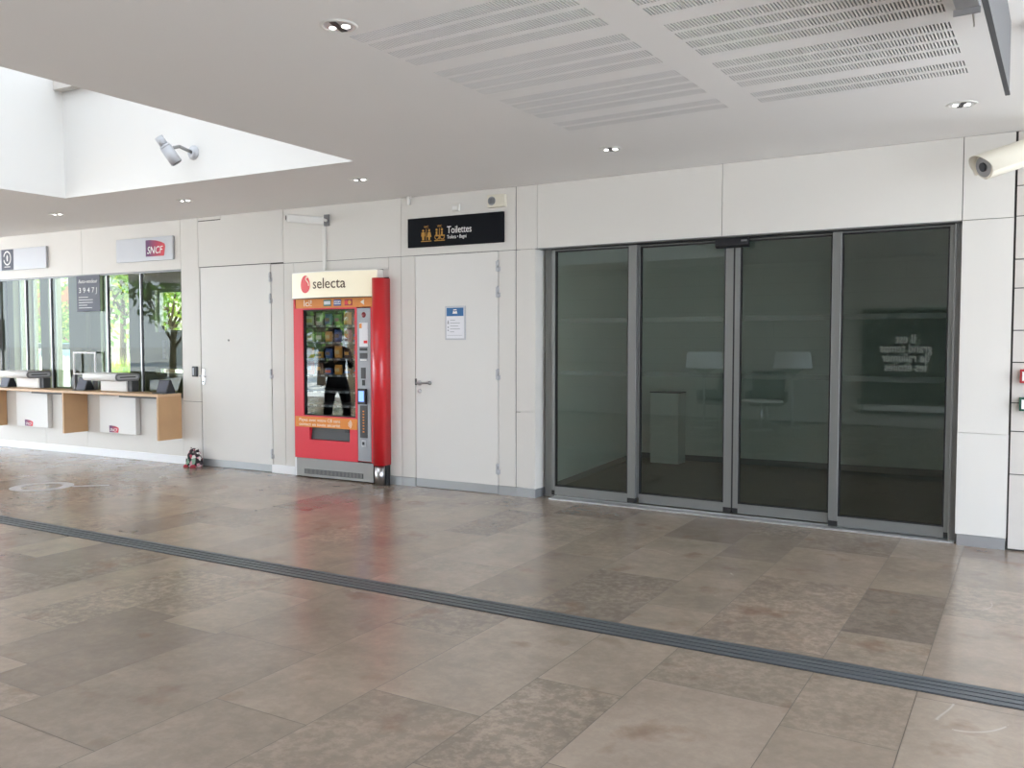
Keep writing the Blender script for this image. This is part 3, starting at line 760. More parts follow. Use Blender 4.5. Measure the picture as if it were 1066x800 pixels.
# access reader beside door 1
t = tag(onL(empty('card_reader', (0,0,0)), -4.665, 0.0, 1.18), 'small dark access reader on the wall beside the white flush door', 'reader')
g = MB(); g.box(-0.042, 0.042, -0.03, -0.001, -0.065, 0.065); g.build('housing', 'dark_grey', t, 0.008)
g = MB(); g.box(-0.022, -0.004, -0.033, -0.03, -0.045, 0.045); g.build('light_strip', 'silver', t)

# patterned cloth doorstop
t = tag(onL(empty('door_stop', (0,0,0)), -4.60, 0.105, 0.0), 'colourful patterned cloth doorstop lying on the floor beside the white flush door', 'doorstop')
def cloth_pattern():
    m = bpy.data.materials.new('patchwork'); m.use_nodes = True
    n = m.node_tree.nodes; K = m.node_tree.links; p = n['Principled BSDF']
    t_ = n.new('ShaderNodeTexCoord'); v = n.new('ShaderNodeTexVoronoi'); v.inputs['Scale'].default_value = 26
    K.new(t_.outputs['Object'], v.inputs['Vector'])
    s = n.new('ShaderNodeSeparateColor'); K.new(v.outputs['Color'], s.inputs[0])
    r = n.new('ShaderNodeValToRGB'); r.color_ramp.interpolation = 'CONSTANT'
    cs = [(0, (40,30,36)), (0.25, (215,210,205)), (0.45, (70,62,66)), (0.6, (170,60,78)), (0.72, (130,160,140)), (0.82, (205,150,160)), (0.9, (28,26,30))]
    r.color_ramp.elements[0].color = (*rgb(*cs[0][1]), 1); r.color_ramp.elements[1].position = cs[1][0]; r.color_ramp.elements[1].color = (*rgb(*cs[1][1]), 1)
    for ps, cc in cs[2:]:
        q = r.color_ramp.elements.new(ps); q.color = (*rgb(*cc), 1)
    K.new(s.outputs[0], r.inputs[0]); K.new(r.outputs[0], p.inputs['Base Color']); p.inputs['Roughness'].default_value = 0.9
    MATS['patchwork'] = m
cloth_pattern(); mat('cloth_red', rgb(170, 60, 74), 0.9)
g = MB(); g.lathe([(0.0001,0.0),(0.10,0.0),(0.118,0.03),(0.112,0.10),(0.085,0.17),(0.05,0.215),(0.02,0.228),(0.0001,0.23)], (0,0,0.0), 24)
o = g.build('cloth_body', 'patchwork', t); o.scale = (1, 0.75, 1)
for sx_, sz_ in ((-0.05, 0.25), (0.05, 0.255)):
    g = MB(); g.lathe([(0.03,-0.05),(0.022,-0.02),(0.0001,0.012)], (sx_,0,sz_-0.02), 12); g.build('corner', 'patchwork', t)
for sx_ in (-0.06, 0.055):
    g = MB(); g.lathe([(0.0001,0.0),(0.036,0.0),(0.04,0.015),(0.022,0.03),(0.0001,0.033)], (sx_,-0.07,0), 14); g.build('foot', 'cloth_red', t)

# ================================================================= vending machine
vm = tag(onL(empty('vending_machine', (0,0,0)), -2.365, 0.08, 0.0), 'red snack vending machine with a lit cream header, beside the white flush door', 'vending machine')
def vx(s): return s + 2.365
YB = 0.90
g = MB()   # shell around the product bay
g.box(vx(-2.955), vx(-2.93), 0.0, YB, 0.225, 2.05); g.box(vx(-1.812), vx(-1.79), 0.0, YB, 0.225, 2.05)
g.box(vx(-2.93), vx(-1.812), 0.0, YB, 2.03, 2.05); g.box(vx(-2.93), vx(-1.812), YB-.02, YB, 0.225, 2.03)
g.box(vx(-2.02), vx(-2.01), 0.05, YB-.02, 0.225, 2.03); g.box(vx(-2.93), vx(-1.812), 0.05, YB-.02, 0.225, 0.26)
g.build('cabinet', 'red_body', vm)
GL = (vx(-2.805), vx(-2.052), 0.715, 1.915)
g = MB()
g.box(vx(-2.93), GL[0], -0.012, 0.04, 0.225, 1.93); g.box(GL[1], vx(-2.025), -0.012, 0.04, 0.225, 1.93)
g.box(GL[0], GL[1], -0.012, 0.04, GL[3], 1.93); g.box(GL[0], GL[1], -0.012, 0.04, 0.62, GL[2])
g.box(GL[0], vx(-2.72), -0.012, 0.04, 0.44, 0.62); g.box(vx(-2.135), GL[1], -0.012, 0.04, 0.44, 0.62); g.box(GL[0], GL[1], -0.012, 0.04, 0.225, 0.44)
dr = g.build('door', 'red_body', vm)
g = MB(); g.quad((GL[0],0.02,GL[2]),(GL[1],0.02,GL[2]),(GL[1],0.02,GL[3]),(GL[0],0.02,GL[3])); g.build('window_pane', 'glass_vending', dr)
g = MB()
for bx in ((GL[0],GL[0]+.012,GL[2],GL[3]),(GL[1]-.012,GL[1],GL[2],GL[3]),(GL[0],GL[1],GL[2],GL[2]+.012),(GL[0],GL[1],GL[3]-.012,GL[3])): g.box(bx[0], bx[1], 0.0, 0.03, bx[2], bx[3])
g.build('window_seal', 'black_rubber', dr)
g = MB(); g.quad((vx(-2.715),0.012,0.445),(vx(-2.14),0.012,0.445),(vx(-2.14),0.035,0.615),(vx(-2.715),0.035,0.615)); fl = g.build('delivery_flap', 'dark_grey', dr)
g = MB(); g.box(vx(-2.22), vx(-2.16), 0.005, 0.02, 0.54, 0.59); g.build('lock', 'black_plastic', fl)
g = MB()   # black inner lining and chute
g.quad((vx(-2.92),YB-.03,0.3),(vx(-2.02),YB-.03,0.3),(vx(-2.02),YB-.03,2.0),(vx(-2.92),YB-.03,2.0)); g.quad((vx(-2.92),0.05,0.62),(vx(-2.92),YB-.03,0.62),(vx(-2.92),YB-.03,2.0),(vx(-2.92),0.05,2.0))
g.quad((vx(-2.022),0.05,0.62),(vx(-2.022),YB-.03,0.62),(vx(-2.022),YB-.03,2.0),(vx(-2.022),0.05,2.0)); g.quad((vx(-2.92),0.05,1.99),(vx(-2.022),0.05,1.99),(vx(-2.022),YB-.03,1.99),(vx(-2.92),YB-.03,1.99))
g.quad((vx(-2.92),0.05,0.66),(vx(-2.022),0.05,0.66),(vx(-2.022),YB-.03,0.66),(vx(-2.92),YB-.03,0.66))
g.build('lining', 'snack_black', vm)
g = MB(); g.cyl((GL[1]-.03, 0.06, 0.75), (GL[1]-.03, 0.06, 1.88), 0.012, n=12); g.build('fill_tube', 'fill_glow', vm)  # tube added to brighten the packets behind the glass
SHZ = [1.735, 1.545, 1.36, 1.175, 0.99, 0.83]
for z in SHZ:
    g = MB(); g.box(vx(-2.90), vx(-2.03), 0.10, 0.62, z-0.012, z); g.build('shelf', 'mid_grey', vm)
    g = MB(); g.box(vx(-2.90), vx(-2.03), 0.085, 0.099, z-0.02, z+0.006)
    for k in range(7): g.box(vx(-2.86)+k*0.117, vx(-2.86)+k*0.117+0.05, 0.082, 0.085, z-0.017, z+0.003, 1)
    g.build('price_rail', ['dark_grey', 'ink_grey'], vm)
# payment banner with card marks
g = MB(); g.box(vx(-2.905), vx(-1.812), -0.014, 0.03, 1.932, 2.036); bn = g.build('payment_banner', 'orange_banner', vm)
text('lettering', 'Ici!', 0.10, 'banner_text', bn, (vx(-2.79), -0.016, 1.953), width=0.115)
def card(x, m1, m2, txt=None):
    g = MB(); g.box(x, x+0.105, -0.017, -0.014, 1.95, 2.02, 0); g.box(x+0.006, x+0.099, -0.018, -0.017, 1.966, 2.006, 1)
    c_ = g.build('card_mark', [m1, m2], bn)
    return c_
card(vx(-2.49), 'card_green', 'paper')
cv = card(vx(-2.345), 'card_blue', 'paper'); text('lettering', 'VISA', 0.036, 'card_blue', cv, (vx(-2.34), -0.019, 1.973), width=0.085, shear=0.2)
cm_ = card(vx(-2.19), 'card_red', 'card_red')
g = MB(); g.cyl((vx(-2.165),-0.0175,1.985),(vx(-2.165),-0.0195,1.985),0.024,n=20); g.cyl((vx(-2.12),-0.0175,1.985),(vx(-2.12),-0.0192,1.985),0.024,n=20,mi=1); g.build('disc', ['logo_red', 'card_yellow'], cm_)
g = MB(); g.prism([(vx(-1.97),1.985),(vx(-1.92),1.955),(vx(-1.92),2.015)], -0.014, -0.017, 'y'); g.build('arrow_mark', 'banner_text', bn)
# contactless banner
g = MB(); g.box(vx(-2.928), vx(-2.028), -0.018, -0.011, 0.582, 0.70); b2 = g.build('contactless_banner', 'orange_banner', vm)
text('lettering', 'Payez avec votre CB sans', 0.052, 'banner_text', b2, (vx(-2.87), -0.019, 0.648), width=0.60)
text('lettering', 'contact en toute sécurité', 0.052, 'banner_text', b2, (vx(-2.87), -0.019, 0.598), width=0.60)
g = MB()
for k in range(3):
    r0 = 0.02+0.018*k
    for i in range(6):
        a0, a1 = -0.8+1.6*i/6, -0.8+1.6*(i+1)/6
        cx_, cz_ = vx(-2.165), 0.64
        g.prism([(cx_+r0*math.cos(a0),cz_+r0*math.sin(a0)),(cx_+(r0+.008)*math.cos(a0),cz_+(r0+.008)*math.sin(a0)),(cx_+(r0+.008)*math.cos(a1),cz_+(r0+.008)*math.sin(a1)),(cx_+r0*math.cos(a1),cz_+r0*math.sin(a1))], -0.018, -0.020, 'y')
g.build('contactless_mark', 'banner_text', b2)
# grey control strip
g = MB(); g.box(vx(-2.018), vx(-1.835), -0.016, 0.04, 0.24, 1.92); cp = g.build('control_panel', 'panel_grey', vm, 0.003)
g = MB(); g.box(vx(-1.835), vx(-1.812), -0.012, 0.04, 0.225, 1.93); g.build('edge_strip', 'red_body', vm)
g = MB(); g.lathe([(0.0001,-0.004),(0.028,-0.004),(0.030,0)], (vx(-1.925),-0.016,1.845), 20, axis='y'); g.build('round_logo', 'red_dark', cp)
g = MB(); g.box(vx(-1.985), vx(-1.87), -0.02, -0.016, 1.50, 1.76, 0); g.box(vx(-1.985), vx(-1.95), -0.021, -0.02, 1.70, 1.75, 1); g.box(vx(-1.925), vx(-1.875), -0.021, -0.02, 1.535, 1.565, 2); g.build('instruction_sticker', ['paper', 'orange_banner', 'logo_red'], cp)
g = MB(); g.box(vx(-1.98), vx(-1.88), -0.022, -0.016, 1.455, 1.485); g.build('display', 'black_plastic', cp)
g = MB(); g.box(vx(-1.98), vx(-1.88), -0.022, -0.016, 1.37, 1.43); g.box(vx(-1.97), vx(-1.92), -0.024, -0.022, 1.395, 1.405); g.build('note_slot', 'dark_grey', cp)
g = MB(); g.box(vx(-1.975), vx(-1.89), -0.021, -0.016, 1.345, 1.36); g.build('slot_light', 'ink_white', cp)
g = MB(); g.box(vx(-1.965), vx(-1.905), -0.022, -0.016, 1.15, 1.27); g.build('keypad', 'dark_grey', cp)
g = MB(); g.box(vx(-1.95), vx(-1.915), -0.022, -0.016, 1.245-.17, 1.245-.11); g.build('coin_slot', 'black_plastic', cp)
g = MB(); g.box(vx(-1.995), vx(-1.885), -0.05, -0.016, 0.87, 1.04); cr_ = g.build('card_terminal', 'black_plastic', cp, 0.006)
g = MB(); g.box(vx(-1.975), vx(-1.905), -0.053, -0.05, 0.90, 1.015); g.build('screen', 'screen_blue', cr_)
g = MB(); g.box(vx(-1.985), vx(-1.885), -0.02, -0.016, 0.50, 0.855); fr_ = g.build('key_panel', 'dark_grey', cp)
g = MB()
for k in range(8): g.box(vx(-1.945), vx(-1.925), -0.023, -0.02, 0.56+k*0.032, 0.574+k*0.032)
g.build('key', 'orange_banner', fr_)
g = MB(); g.box(vx(-1.965), vx(-1.905), -0.02, -0.016, 0.40, 0.475, 0); g.box(vx(-1.955), vx(-1.925), -0.022, -0.02, 0.42, 0.455, 1); g.build('coin_return', ['silver', 'black_plastic'], cp)
# steel base with grille
g = MB(); g.box(vx(-2.925), vx(-1.812), -0.008, 0.6, 0.012, 0.222); pb = g.build('plinth', 'steel_grey', vm, 0.003)
g = MB(); g.box(vx(-2.81), vx(-1.955), -0.011, -0.008, 0.045, 0.10, 0)
for k in range(46): g.box(vx(-2.806)+k*0.0185, vx(-2.806)+k*0.0185+0.007, -0.014, -0.010, 0.048, 0.097, 1)
g.build('vent_grille', ['black_plastic', 'steel_grey'], pb)
g = MB(); g.box(vx(-2.955), vx(-2.926), 0.0, 0.6, 0.012, 0.222); g.build('side_trim', 'skirting_white', vm)
# rounded red column on the right with its steel foot
g = MB(); pr = [(vx(-1.79),0.08),(vx(-1.79),-0.01)]
pr += [(vx(-1.715)+0.075*math.cos(PI-PI*i/12), -0.02-0.07*math.sin(PI*i/12)) for i in range(13)] + [(vx(-1.64),0.08)]
g.prism(pr, 0.215, 2.235, 'z', smooth=True); cl = g.build('side_column', 'red_column', vm)
g = MB(); g.box(vx(-1.805), vx(-1.792), 0.0, 0.07, 0.215, 2.1); g.build('column_gap', 'red_dark', vm)
g = MB(); g.cyl((vx(-1.715),-0.02,0.0),(vx(-1.715),-0.02,0.214),0.055,n=24); g.build('column_foot', 'steel', cl)
g = MB(); g.box(vx(-1.79), vx(-1.66), 0.02, 0.08, 0.0, 0.22); g.build('column_base', 'snack_black', vm)
# lit header, bowed out in plan
HX0, HX1, HZ0, HZ1 = vx(-2.95), vx(-1.735), 2.042, 2.332
n_ = 20
def bow(u): return -0.02 - 0.10*(1-(2*u-1)**2)
g = MB()
vs = []
for i in range(n_+1):
    u = i/n_; x = HX0+(HX1-HX0)*u
    vs += [(x, bow(u), HZ0), (x, bow(u), HZ1-0.01)]
fs = [(2*i, 2*i+2, 2*i+3, 2*i+1) for i in range(n_)]
g.add(vs, fs, 0, True)
prf = [(HX0+(HX1-HX0)*i/n_, bow(i/n_)) for i in range(n_+1)] + [(HX1, 0.10), (HX0, 0.10)]
hd_body = MB(); hd_body.prism(prf, HZ1-0.01, HZ1, 'z', 1); hd_body.prism(prf, HZ0-0.006, HZ0, 'z', 2)
hd_body.box(HX0, HX0+.004, -0.02, 0.10, HZ0, HZ1-.01, 1); hd_body.box(HX1-.004, HX1, -0.02, 0.10, HZ0, HZ1-.01, 1)
hd = hd_body.build('header_frame', ['white_plastic', 'white_plastic', 'black_plastic'], vm)
hp = g.build('header_panel', 'sign_lit', hd); hp['label'] = 'lit cream header panel'
def wrap(o, off):
    """lay flat lettering onto the bowed header"""
    for v in o.data.vertices:
        x = v.co.x + o.location.x
        u = (x-HX0)/(HX1-HX0)
        v.co.z += -bow(u) + 0.0
    o.location.y = -off
tx = text('lettering', 'selecta', 0.165, 'logo_brown', hp, (vx(-2.565), 0, 2.142), width=0.46, depth=0.002); wrap(tx, 0.004)
# red egg with a white swan line
def curved_poly(name, pts, m, off, parent):
    vs = []; 
    for p in pts:
        u = (p[0]-HX0)/(HX1-HX0); vs.append((p[0], bow(u)-off, p[1]))
    me = MB(); me.add(vs, [tuple(range(len(vs)))]); return me.build(name, m, parent)
ex, ez = vx(-2.69), 2.195
egg = [(ex+0.082*math.cos(2*PI*i/32)*(1.0-0.10*math.sin(2*PI*i/32)), ez+0.098*math.sin(2*PI*i/32)) for i in range(32)]
em = curved_poly('emblem', egg, 'logo_red', 0.004, hp)
sw = MB(); P_ = [(0.062,-0.02),(0.055,0.015),(0.03,0.035),(0.012,0.052),(0.014,0.072),(0.03,0.08),(0.044,0.07)]
for (a, b), (c1, d1_) in zip(P_[:-1], P_[1:]):
    w_ = 0.011
    nx, nz = -(d1_-b), (c1-a); ln = math.hypot(nx, nz); nx, nz = nx/ln*w_/2, nz/ln*w_/2
    q = [(ex+a+nx, ez+b+nz), (ex+a-nx, ez+b-nz), (ex+c1-nx, ez+d1_-nz), (ex+c1+nx, ez+d1_+nz)]
    sw.add([(x, bow((x-HX0)/(HX1-HX0))-0.006, z) for x, z in q], [(0,1,2,3)])
sw.build('swan_line', 'sign_lit', em)

# snacks on the shelves: single packets
SN = []
def snack_mats():
    for i, c_ in enumerate([(196,60,44),(214,150,60),(90,110,60),(60,90,150),(200,170,110),(150,60,90),(90,60,44),(210,200,190)]):
        mat('snack_%d' % i, rgb(*c_), 0.35)
        SN.append('snack_%d' % i)
snack_mats()
CN = ['red', 'orange', 'green', 'blue', 'tan', 'purple', 'brown', 'white']
ROWN = ['top', 'second', 'third', 'fourth', 'fifth', 'lowest']
POSN = ['first', 'second', 'third', 'fourth', 'fifth', 'sixth']
sr = random.Random(11)
def packet(w, h, d, mi):
    g = MB()
    nz = 6; ring = 10; vs = []
    for j in range(nz+1):
        t_ = j/nz; fat = max(0.06, math.sin(PI*t_)**0.5); 
        for i in range(ring):
            a = 2*PI*i/ring
            vs.append((w/2*math.copysign(abs(math.cos(a))**0.6, math.cos(a)), d/2*fat*math.sin(a), h*t_))
    fs = [(j*ring+i, j*ring+(i+1) % ring, (j+1)*ring+(i+1) % ring, (j+1)*ring+i) for j in range(nz) for i in range(ring)]
    fs += [tuple(range(ring-1,-1,-1)), tuple(range(nz*ring, nz*ring+ring))]
    g.add(vs, fs, 0, True)
    return g
for ri, z in enumerate(SHZ[:4]):
    for k in range(6):
        mi = sr.randrange(8); kind = sr.random()
        x = -2.82 + k*0.138
        if kind < 0.6:
            hh = sr.uniform(0.115, 0.15); g = packet(0.105, hh, 0.05, mi); nm = 'snack_packet'; word = 'snack packet'
            o = g.build(nm, SN[mi])
            lab = MB(); lab.quad((-0.03,-0.027,hh*0.35),(0.03,-0.027,hh*0.35),(0.028,-0.027,hh*0.65),(-0.028,-0.027,hh*0.65)); lab.build('label_patch', SN[(mi+3) % 8], o)
        else:
            hh = sr.uniform(0.06, 0.12); g = MB(); g.box(-0.045, 0.045, -0.02, 0.02, 0, hh); nm = 'snack_box'; word = 'snack box'
            o = g.build(nm, SN[mi], bevel=0.006)
            lab = MB(); lab.box(-0.04, 0.04, -0.0215, -0.02, hh*0.3, hh*0.7); lab.build('label_patch', SN[(mi+5) % 8], o)
        onL(o, x, -0.05, z+0.002)
        tag(o, '%s %s in the vending machine, %s from the left on the %s shelf' % (CN[mi], word, POSN[k], ROWN[ri]), 'snack', 'snacks in the vending machine')

# ================================================================= signs and small fixtures on the toilet side
t = tag(onL(empty('toilet_sign', (0,0,0)), -0.797, 0.0, 2.545), 'long black sign reading Toilettes above the toilet door', 'sign')
g = MB(); g.box(-0.583, 0.583, -0.03, -0.001, 0, 0.304); g.build('panel', 'black_sign', t, 0.003)
text('lettering', 'Toilettes', 0.105, 'ink_white', t, (-0.085, -0.032, 0.125), width=0.295)
text('translation', 'Toilets • Bagni', 0.052, 'ink_white', t, (-0.085, -0.032, 0.070), width=0.235)
def pict(kind, x, parent):
    g = MB(); yf, yb = -0.033, -0.030
    def disc(cx, cz, r, n=14): g.prism([(cx+r*math.cos(2*PI*i/n), cz+r*math.sin(2*PI*i/n)) for i in range(n)], yb, yf, 'y')
    def poly(p): g.prism(p, yb, yf, 'y')
    z0 = 0.07
    g.box(x-0.065, x+0.065, yf, yb, z0-0.016, z0-0.008)
    g.box(x-0.003, x+0.003, yf, yb, z0+0.0, z0+0.115)
    def man(cx):
        disc(cx, z0+0.10, 0.012); poly([(cx-0.02,z0+0.083),(cx+0.02,z0+0.083),(cx+0.024,z0+0.04),(cx+0.014,z0+0.04),(cx+0.012,z0),(cx+0.002,z0),(cx,z0+0.035),(cx-0.002,z0),(cx-0.012,z0),(cx-0.014,z0+0.04),(cx-0.024,z0+0.04)])
    def woman(cx):
        disc(cx, z0+0.10, 0.012); poly([(cx-0.014,z0+0.083),(cx+0.014,z0+0.083),(cx+0.028,z0+0.03),(cx+0.011,z0+0.03),(cx+0.010,z0),(cx-0.010,z0),(cx-0.011,z0+0.03),(cx-0.028,z0+0.03)])
    def chair_(cx, f):
        disc(cx, z0+0.10, 0.012); poly([(cx-0.009,z0+0.083),(cx+0.009,z0+0.083),(cx+0.009,z0+0.045),(cx+f*0.034,z0+0.045),(cx+f*0.034,z0+0.032),(cx-0.009,z0+0.032)] if f > 0 else [(cx+0.009,z0+0.083),(cx+0.009,z0+0.032),(cx-0.034,z0+0.032),(cx-0.034,z0+0.045),(cx-0.009,z0+0.045),(cx-0.009,z0+0.083)])
        for i in range(14):
            a0, a1 = PI*0.55+1.5*PI*i/14, PI*0.55+1.5*PI*(i+1)/14
            r0, r1 = 0.022, 0.029; q = (cx+f*0.004, z0+0.026)
            poly([(q[0]+f*r0*math.cos(a0),q[1]+r0*math.sin(a0)),(q[0]+f*r1*math.cos(a0),q[1]+r1*math.sin(a0)),(q[0]+f*r1*math.cos(a1),q[1]+r1*math.sin(a1)),(q[0]+f*r0*math.cos(a1),q[1]+r0*math.sin(a1))])
    if kind == 0: man(x-0.038); woman(x+0.038)
    else: chair_(x-0.036, 1); chair_(x+0.03, 1)
    text('code', 'WC', 0.034, 'ink_amber', parent, (x-0.028, -0.032, z0+0.125))
    return g.build('pictogram', 'ink_amber', parent)
pict(0, -0.345, t); pict(1, -0.178, t)

t = tag(onL(empty('door_notice', (0,0,0)), -0.798, 0.002, 1.572), 'framed blue and white notice fixed to the toilet door', 'notice')
g = MB(); g.box(-0.125, 0.125, -0.010, -0.001, 0, 0.35); g.build('frame', 'silver', t, 0.003)
g = MB(); g.box(-0.108, 0.108, -0.012, -0.010, 0.015, 0.335); sh = g.build('sheet', 'paper', t)
g = MB(); g.box(-0.104, 0.104, -0.013, -0.012, 0.245, 0.332, 0); g.prism([(-0.03,0.27),(0.03,0.27),(0.02,0.30),(0.0,0.29),(-0.02,0.30)], -0.013, -0.014, 'y', 1); g.box(-0.02,0.02,-0.014,-0.013,0.305,0.315,1); g.build('header_block', ['blue_print', 'ink_white'], sh)
g = MB()
g.prism([(-0.095,0.165),(-0.075,0.165),(-0.080,0.195),(-0.085,0.205),(-0.090,0.195)], -0.012, -0.0135, 'y')
for k, w_ in enumerate((0.06, 0.12, 0.10, 0.12, 0.05)): g.box(-0.06, -0.06+w_, -0.0135, -0.012, 0.20-k*0.03, 0.205-k*0.03)
for z in (0.13, 0.098): g.cyl((-0.085,-0.012,z), (-0.085,-0.0135,z), 0.008, n=12)
g.box(-0.095, 0.09, -0.0135, -0.012, 0.045, 0.048); g.build('print', 'ink_grey', sh)

t = tag(onL(empty('alarm_sounder', (0,0,0)), -0.285, 0.0, 2.893), 'cream alarm sounder box with a round grille at the top of the wall', 'alarm')
g = MB(); g.box(-0.098, 0.098, -0.06, -0.001, 0, 0.125); g.build('housing', 'cream_plastic', t, 0.006)
g = MB(); g.cyl((-0.045,-0.06,0.062),(-0.045,-0.064,0.062),0.043,n=28,mi=0)
for k in range(5): g.box(-0.075+k*0.014, -0.070+k*0.014, -0.067, -0.064, 0.035, 0.09, 1)
g.build('grille', ['ink_grey', 'dark_grey'], t)
t = tag(onL(empty('motion_detector', (0,0,0)), -0.778, 0.0, 2.89), 'small white motion detector on the wall above the black sign', 'detector')
g = MB(); g.prism([(-0.05,0.0),(-0.001,0.0),(-0.001,0.075),(-0.03,0.075)], -0.045, 0.045, 'x'); g.build('housing', 'white_plastic', t, 0.006)
g = MB(); g.quad((-0.028,-0.0495,0.015),(0.028,-0.0495,0.015),(0.028,-0.040,0.05),(-0.028,-0.040,0.05)); g.build('lens', 'ink_white', t)
t = tag(onL(empty('pipe_stub', (0,0,0)), -1.368, 0.03, 3.0), 'short white pipe stub hanging from the ceiling left of the black sign', 'pipe')
g = MB(); g.cyl((0,0,0.0),(0,0,0.086),0.022,n=18); g.build('pipe', 'white_plastic', t)
g = MB(); g.lathe([(0.022,0.0),(0.04,0.0),(0.04,0.008),(0.022,0.008)], (0,0,0.07), 18); g.build('collar', 'white_plastic', t)

# white paddle-shaped wall camera with its cable duct
t = tag(onL(empty('wall_camera', (0,0,0)), -2.52, 0.0, 2.88), 'white wall camera on a bracket with a duct running down to the vending machine', 'camera')
g = MB(); g.box(-0.03, 0.05, -0.012, -0.001, -0.03, 0.10); g.build('wall_plate', 'mid_grey', t, 0.003)
g = MB(); g.cyl((0.01,-0.012,0.03),(0.0,-0.07,0.04),0.016,n=14); g.build('bracket_arm', 'white_plastic', t)
g = MB(); g.box(-0.37, 0.03, -0.06, 0.06, -0.045, 0.045); hs = g.build('housing', 'white_plastic', t, 0.014)
hs.location = (0.0, -0.10, 0.02); hs.rotation_euler = (0.14, 0.04, 0.85)
g = MB(); g.cyl((-0.371,0,0),(-0.378,0,0),0.025,n=18); lz = g.build('lens', 'black_plastic', hs)
g = MB(); g.box(-0.045, -0.005, -0.025, -0.001, -0.52, -0.03); g.build('cable_duct', 'white_plastic', t, 0.003)

# spotlight on the wall of the skylight well
mw = Vector((-7.115, -1.8745, 3.36))
t = tag(empty('spotlight', mw, BEND-0.003), 'silver cylindrical spotlight on a bracket inside the skylight well', 'spotlight')
g = MB(); g.lathe([(0.0001,-0.03),(0.05,-0.03),(0.068,-0.012),(0.07,0.0)], (0,0,0), 24, axis='y'); g.build('wall_plate', 'silver', t)
g = MB(); g.tube([(0,-0.02,0.0),(-0.03,-0.14,0.035),(-0.085,-0.21,0.01)], 0.016, 12); g.build('bracket_arm', 'steel_grey', t)
a0, a1 = Vector((-0.135,-0.29,0.105)), Vector((-0.035,-0.17,-0.125))
g = MB(); dv = (a1-a0)
g.cyl(a0, a0+dv*0.32, 0.040, n=24); g.cyl(a0+dv*0.32, a0+dv*0.40, 0.050, n=24); g.cyl(a0+dv*0.40, a1, 0.055, n=24)
g.build('lamp_body', 'silver', t)
g = MB(); g.cyl(a1, a1+dv*0.012, 0.045, n=24); g.build('lens', 'black_plastic', t)

# bullet camera at the right end of the wall
t = tag(empty('bullet_camera', (0.0, -0.6, 2.84)), 'white bullet camera with a long hood high on the right', 'camera')
A0 = Vector((-0.531, -0.25, -0.150)); A1 = Vector((0.048, 0.275, 0.105)); dv = (A1-A0).normalized()
side = dv.cross(Vector((0,0,1))).normalized(); up = side.cross(dv).normalized(); up = up if up.z > 0 else -up
def ovalring(p, w, h, n=24): return [p + side*(w*math.cos(2*PI*i/n)) + up*(h*math.sin(2*PI*i/n)) for i in range(n)]
def loft(rings, mb, mi=0, caps=(True, True)):
    n = len(rings[0]); vs = [p for r in rings for p in r]
    fs = [(j*n+i, j*n+(i+1) % n, (j+1)*n+(i+1) % n, (j+1)*n+i) for j in range(len(rings)-1) for i in range(n)]
    mb.add(vs, fs, mi, True)
    o = len(mb.v)-len(vs)
    if caps[0]: mb.f.append([o+i for i in range(n)]); mb.m.append(mi); mb.s.append(False)
    if caps[1]: mb.f.append([o+(len(rings)-1)*n+i for i in range(n)]); mb.m.append(mi); mb.s.append(False)
g = MB(); loft([ovalring(A0+dv*0.05, .078, .078), ovalring(A0+dv*0.06, .085, .085), ovalring(A1, .085, .085)], g)
hb = g.build('housing', 'cream_plastic', t)
g = MB()  # hood: an open half shell past the front, cut obliquely
n_ = 20; vs = []
for i in range(n_+1):
    a = -0.15*PI + 1.3*PI*i/n_
    rr = side*(0.092*math.cos(a)) + up*(0.092*math.sin(a)); ext = -0.01 - 0.05*max(0, math.sin(a))
    vs += [A0+dv*(0.05+ext)+rr, A1+rr, A0+dv*(0.05+ext)+rr*0.95, A1+rr*0.95]
for i in range(n_):
    o = 4*i
    g.add([], []); g.f += [[o,o+4,o+5,o+1],[o+2,o+3,o+7,o+6],[o,o+2,o+6,o+4]]; g.m += [0,0,0]; g.s += [True,True,False]
g.v = [tuple(v) for v in vs]
g.build('hood', 'cream_plastic', t)
g = MB(); loft([ovalring(A0+dv*0.048, .068, .068), ovalring(A0+dv*0.05, .068, .068)], g); g.build('front_glass', 'steel_grey', t)
g = MB(); loft([ovalring(A0+dv*0.040, .03, .03), ovalring(A0+dv*0.048, .03, .03)], g); g.build('lens', 'black_plastic', t)
g = MB(); g.tube([tuple(A1-dv*0.1-up*0.05), (0.03,0.46,0.0), (0.03,0.60,0.0)], 0.025, 14); g.lathe([(0.0001,-0.03),(0.06,-0.03),(0.065,0.0)], (0.03,0.60,0.0), 20, axis='y'); g.build('mounting_arm', 'cream_plastic', t)

# recessed downlights
def downlight(x, y, label):
    t = thing('downlight', label, 'downlight', (x, y, ZC), 0.3, 'recessed ceiling downlights')
    g = MB(); g.lathe([(0.072,-0.001),(0.074,-0.006),(0.088,-0.006),(0.094,0.0)], (0,0,0), 36); g.build('trim_ring', 'white_plastic', t)
    g = MB(); g.lathe([(0.073,-0.0035),(0.070,-0.012),(0.052,-0.020),(0.020,-0.0225),(0.0001,-0.023)], (0,0,0.0), 36)
    g.v = [(a, b, -0.0035-(-0.0035-c_)*0.05) for a, b, c_ in g.v]
    g.build('reflector', 'reflector', t)
    g = MB(); g.box(-0.016, 0.016, -0.066, 0.066, -0.0075, -0.005); g.build('lamp_holder', 'black_plastic', t)
    for lx, lr in ((0.034, 0.020), (-0.036, 0.016)):
        g = MB(); g.cyl((lx,0.01,-0.0045),(lx,0.01,-0.0065),lr,n=16); g.build('lamp', 'lamp_on', t)
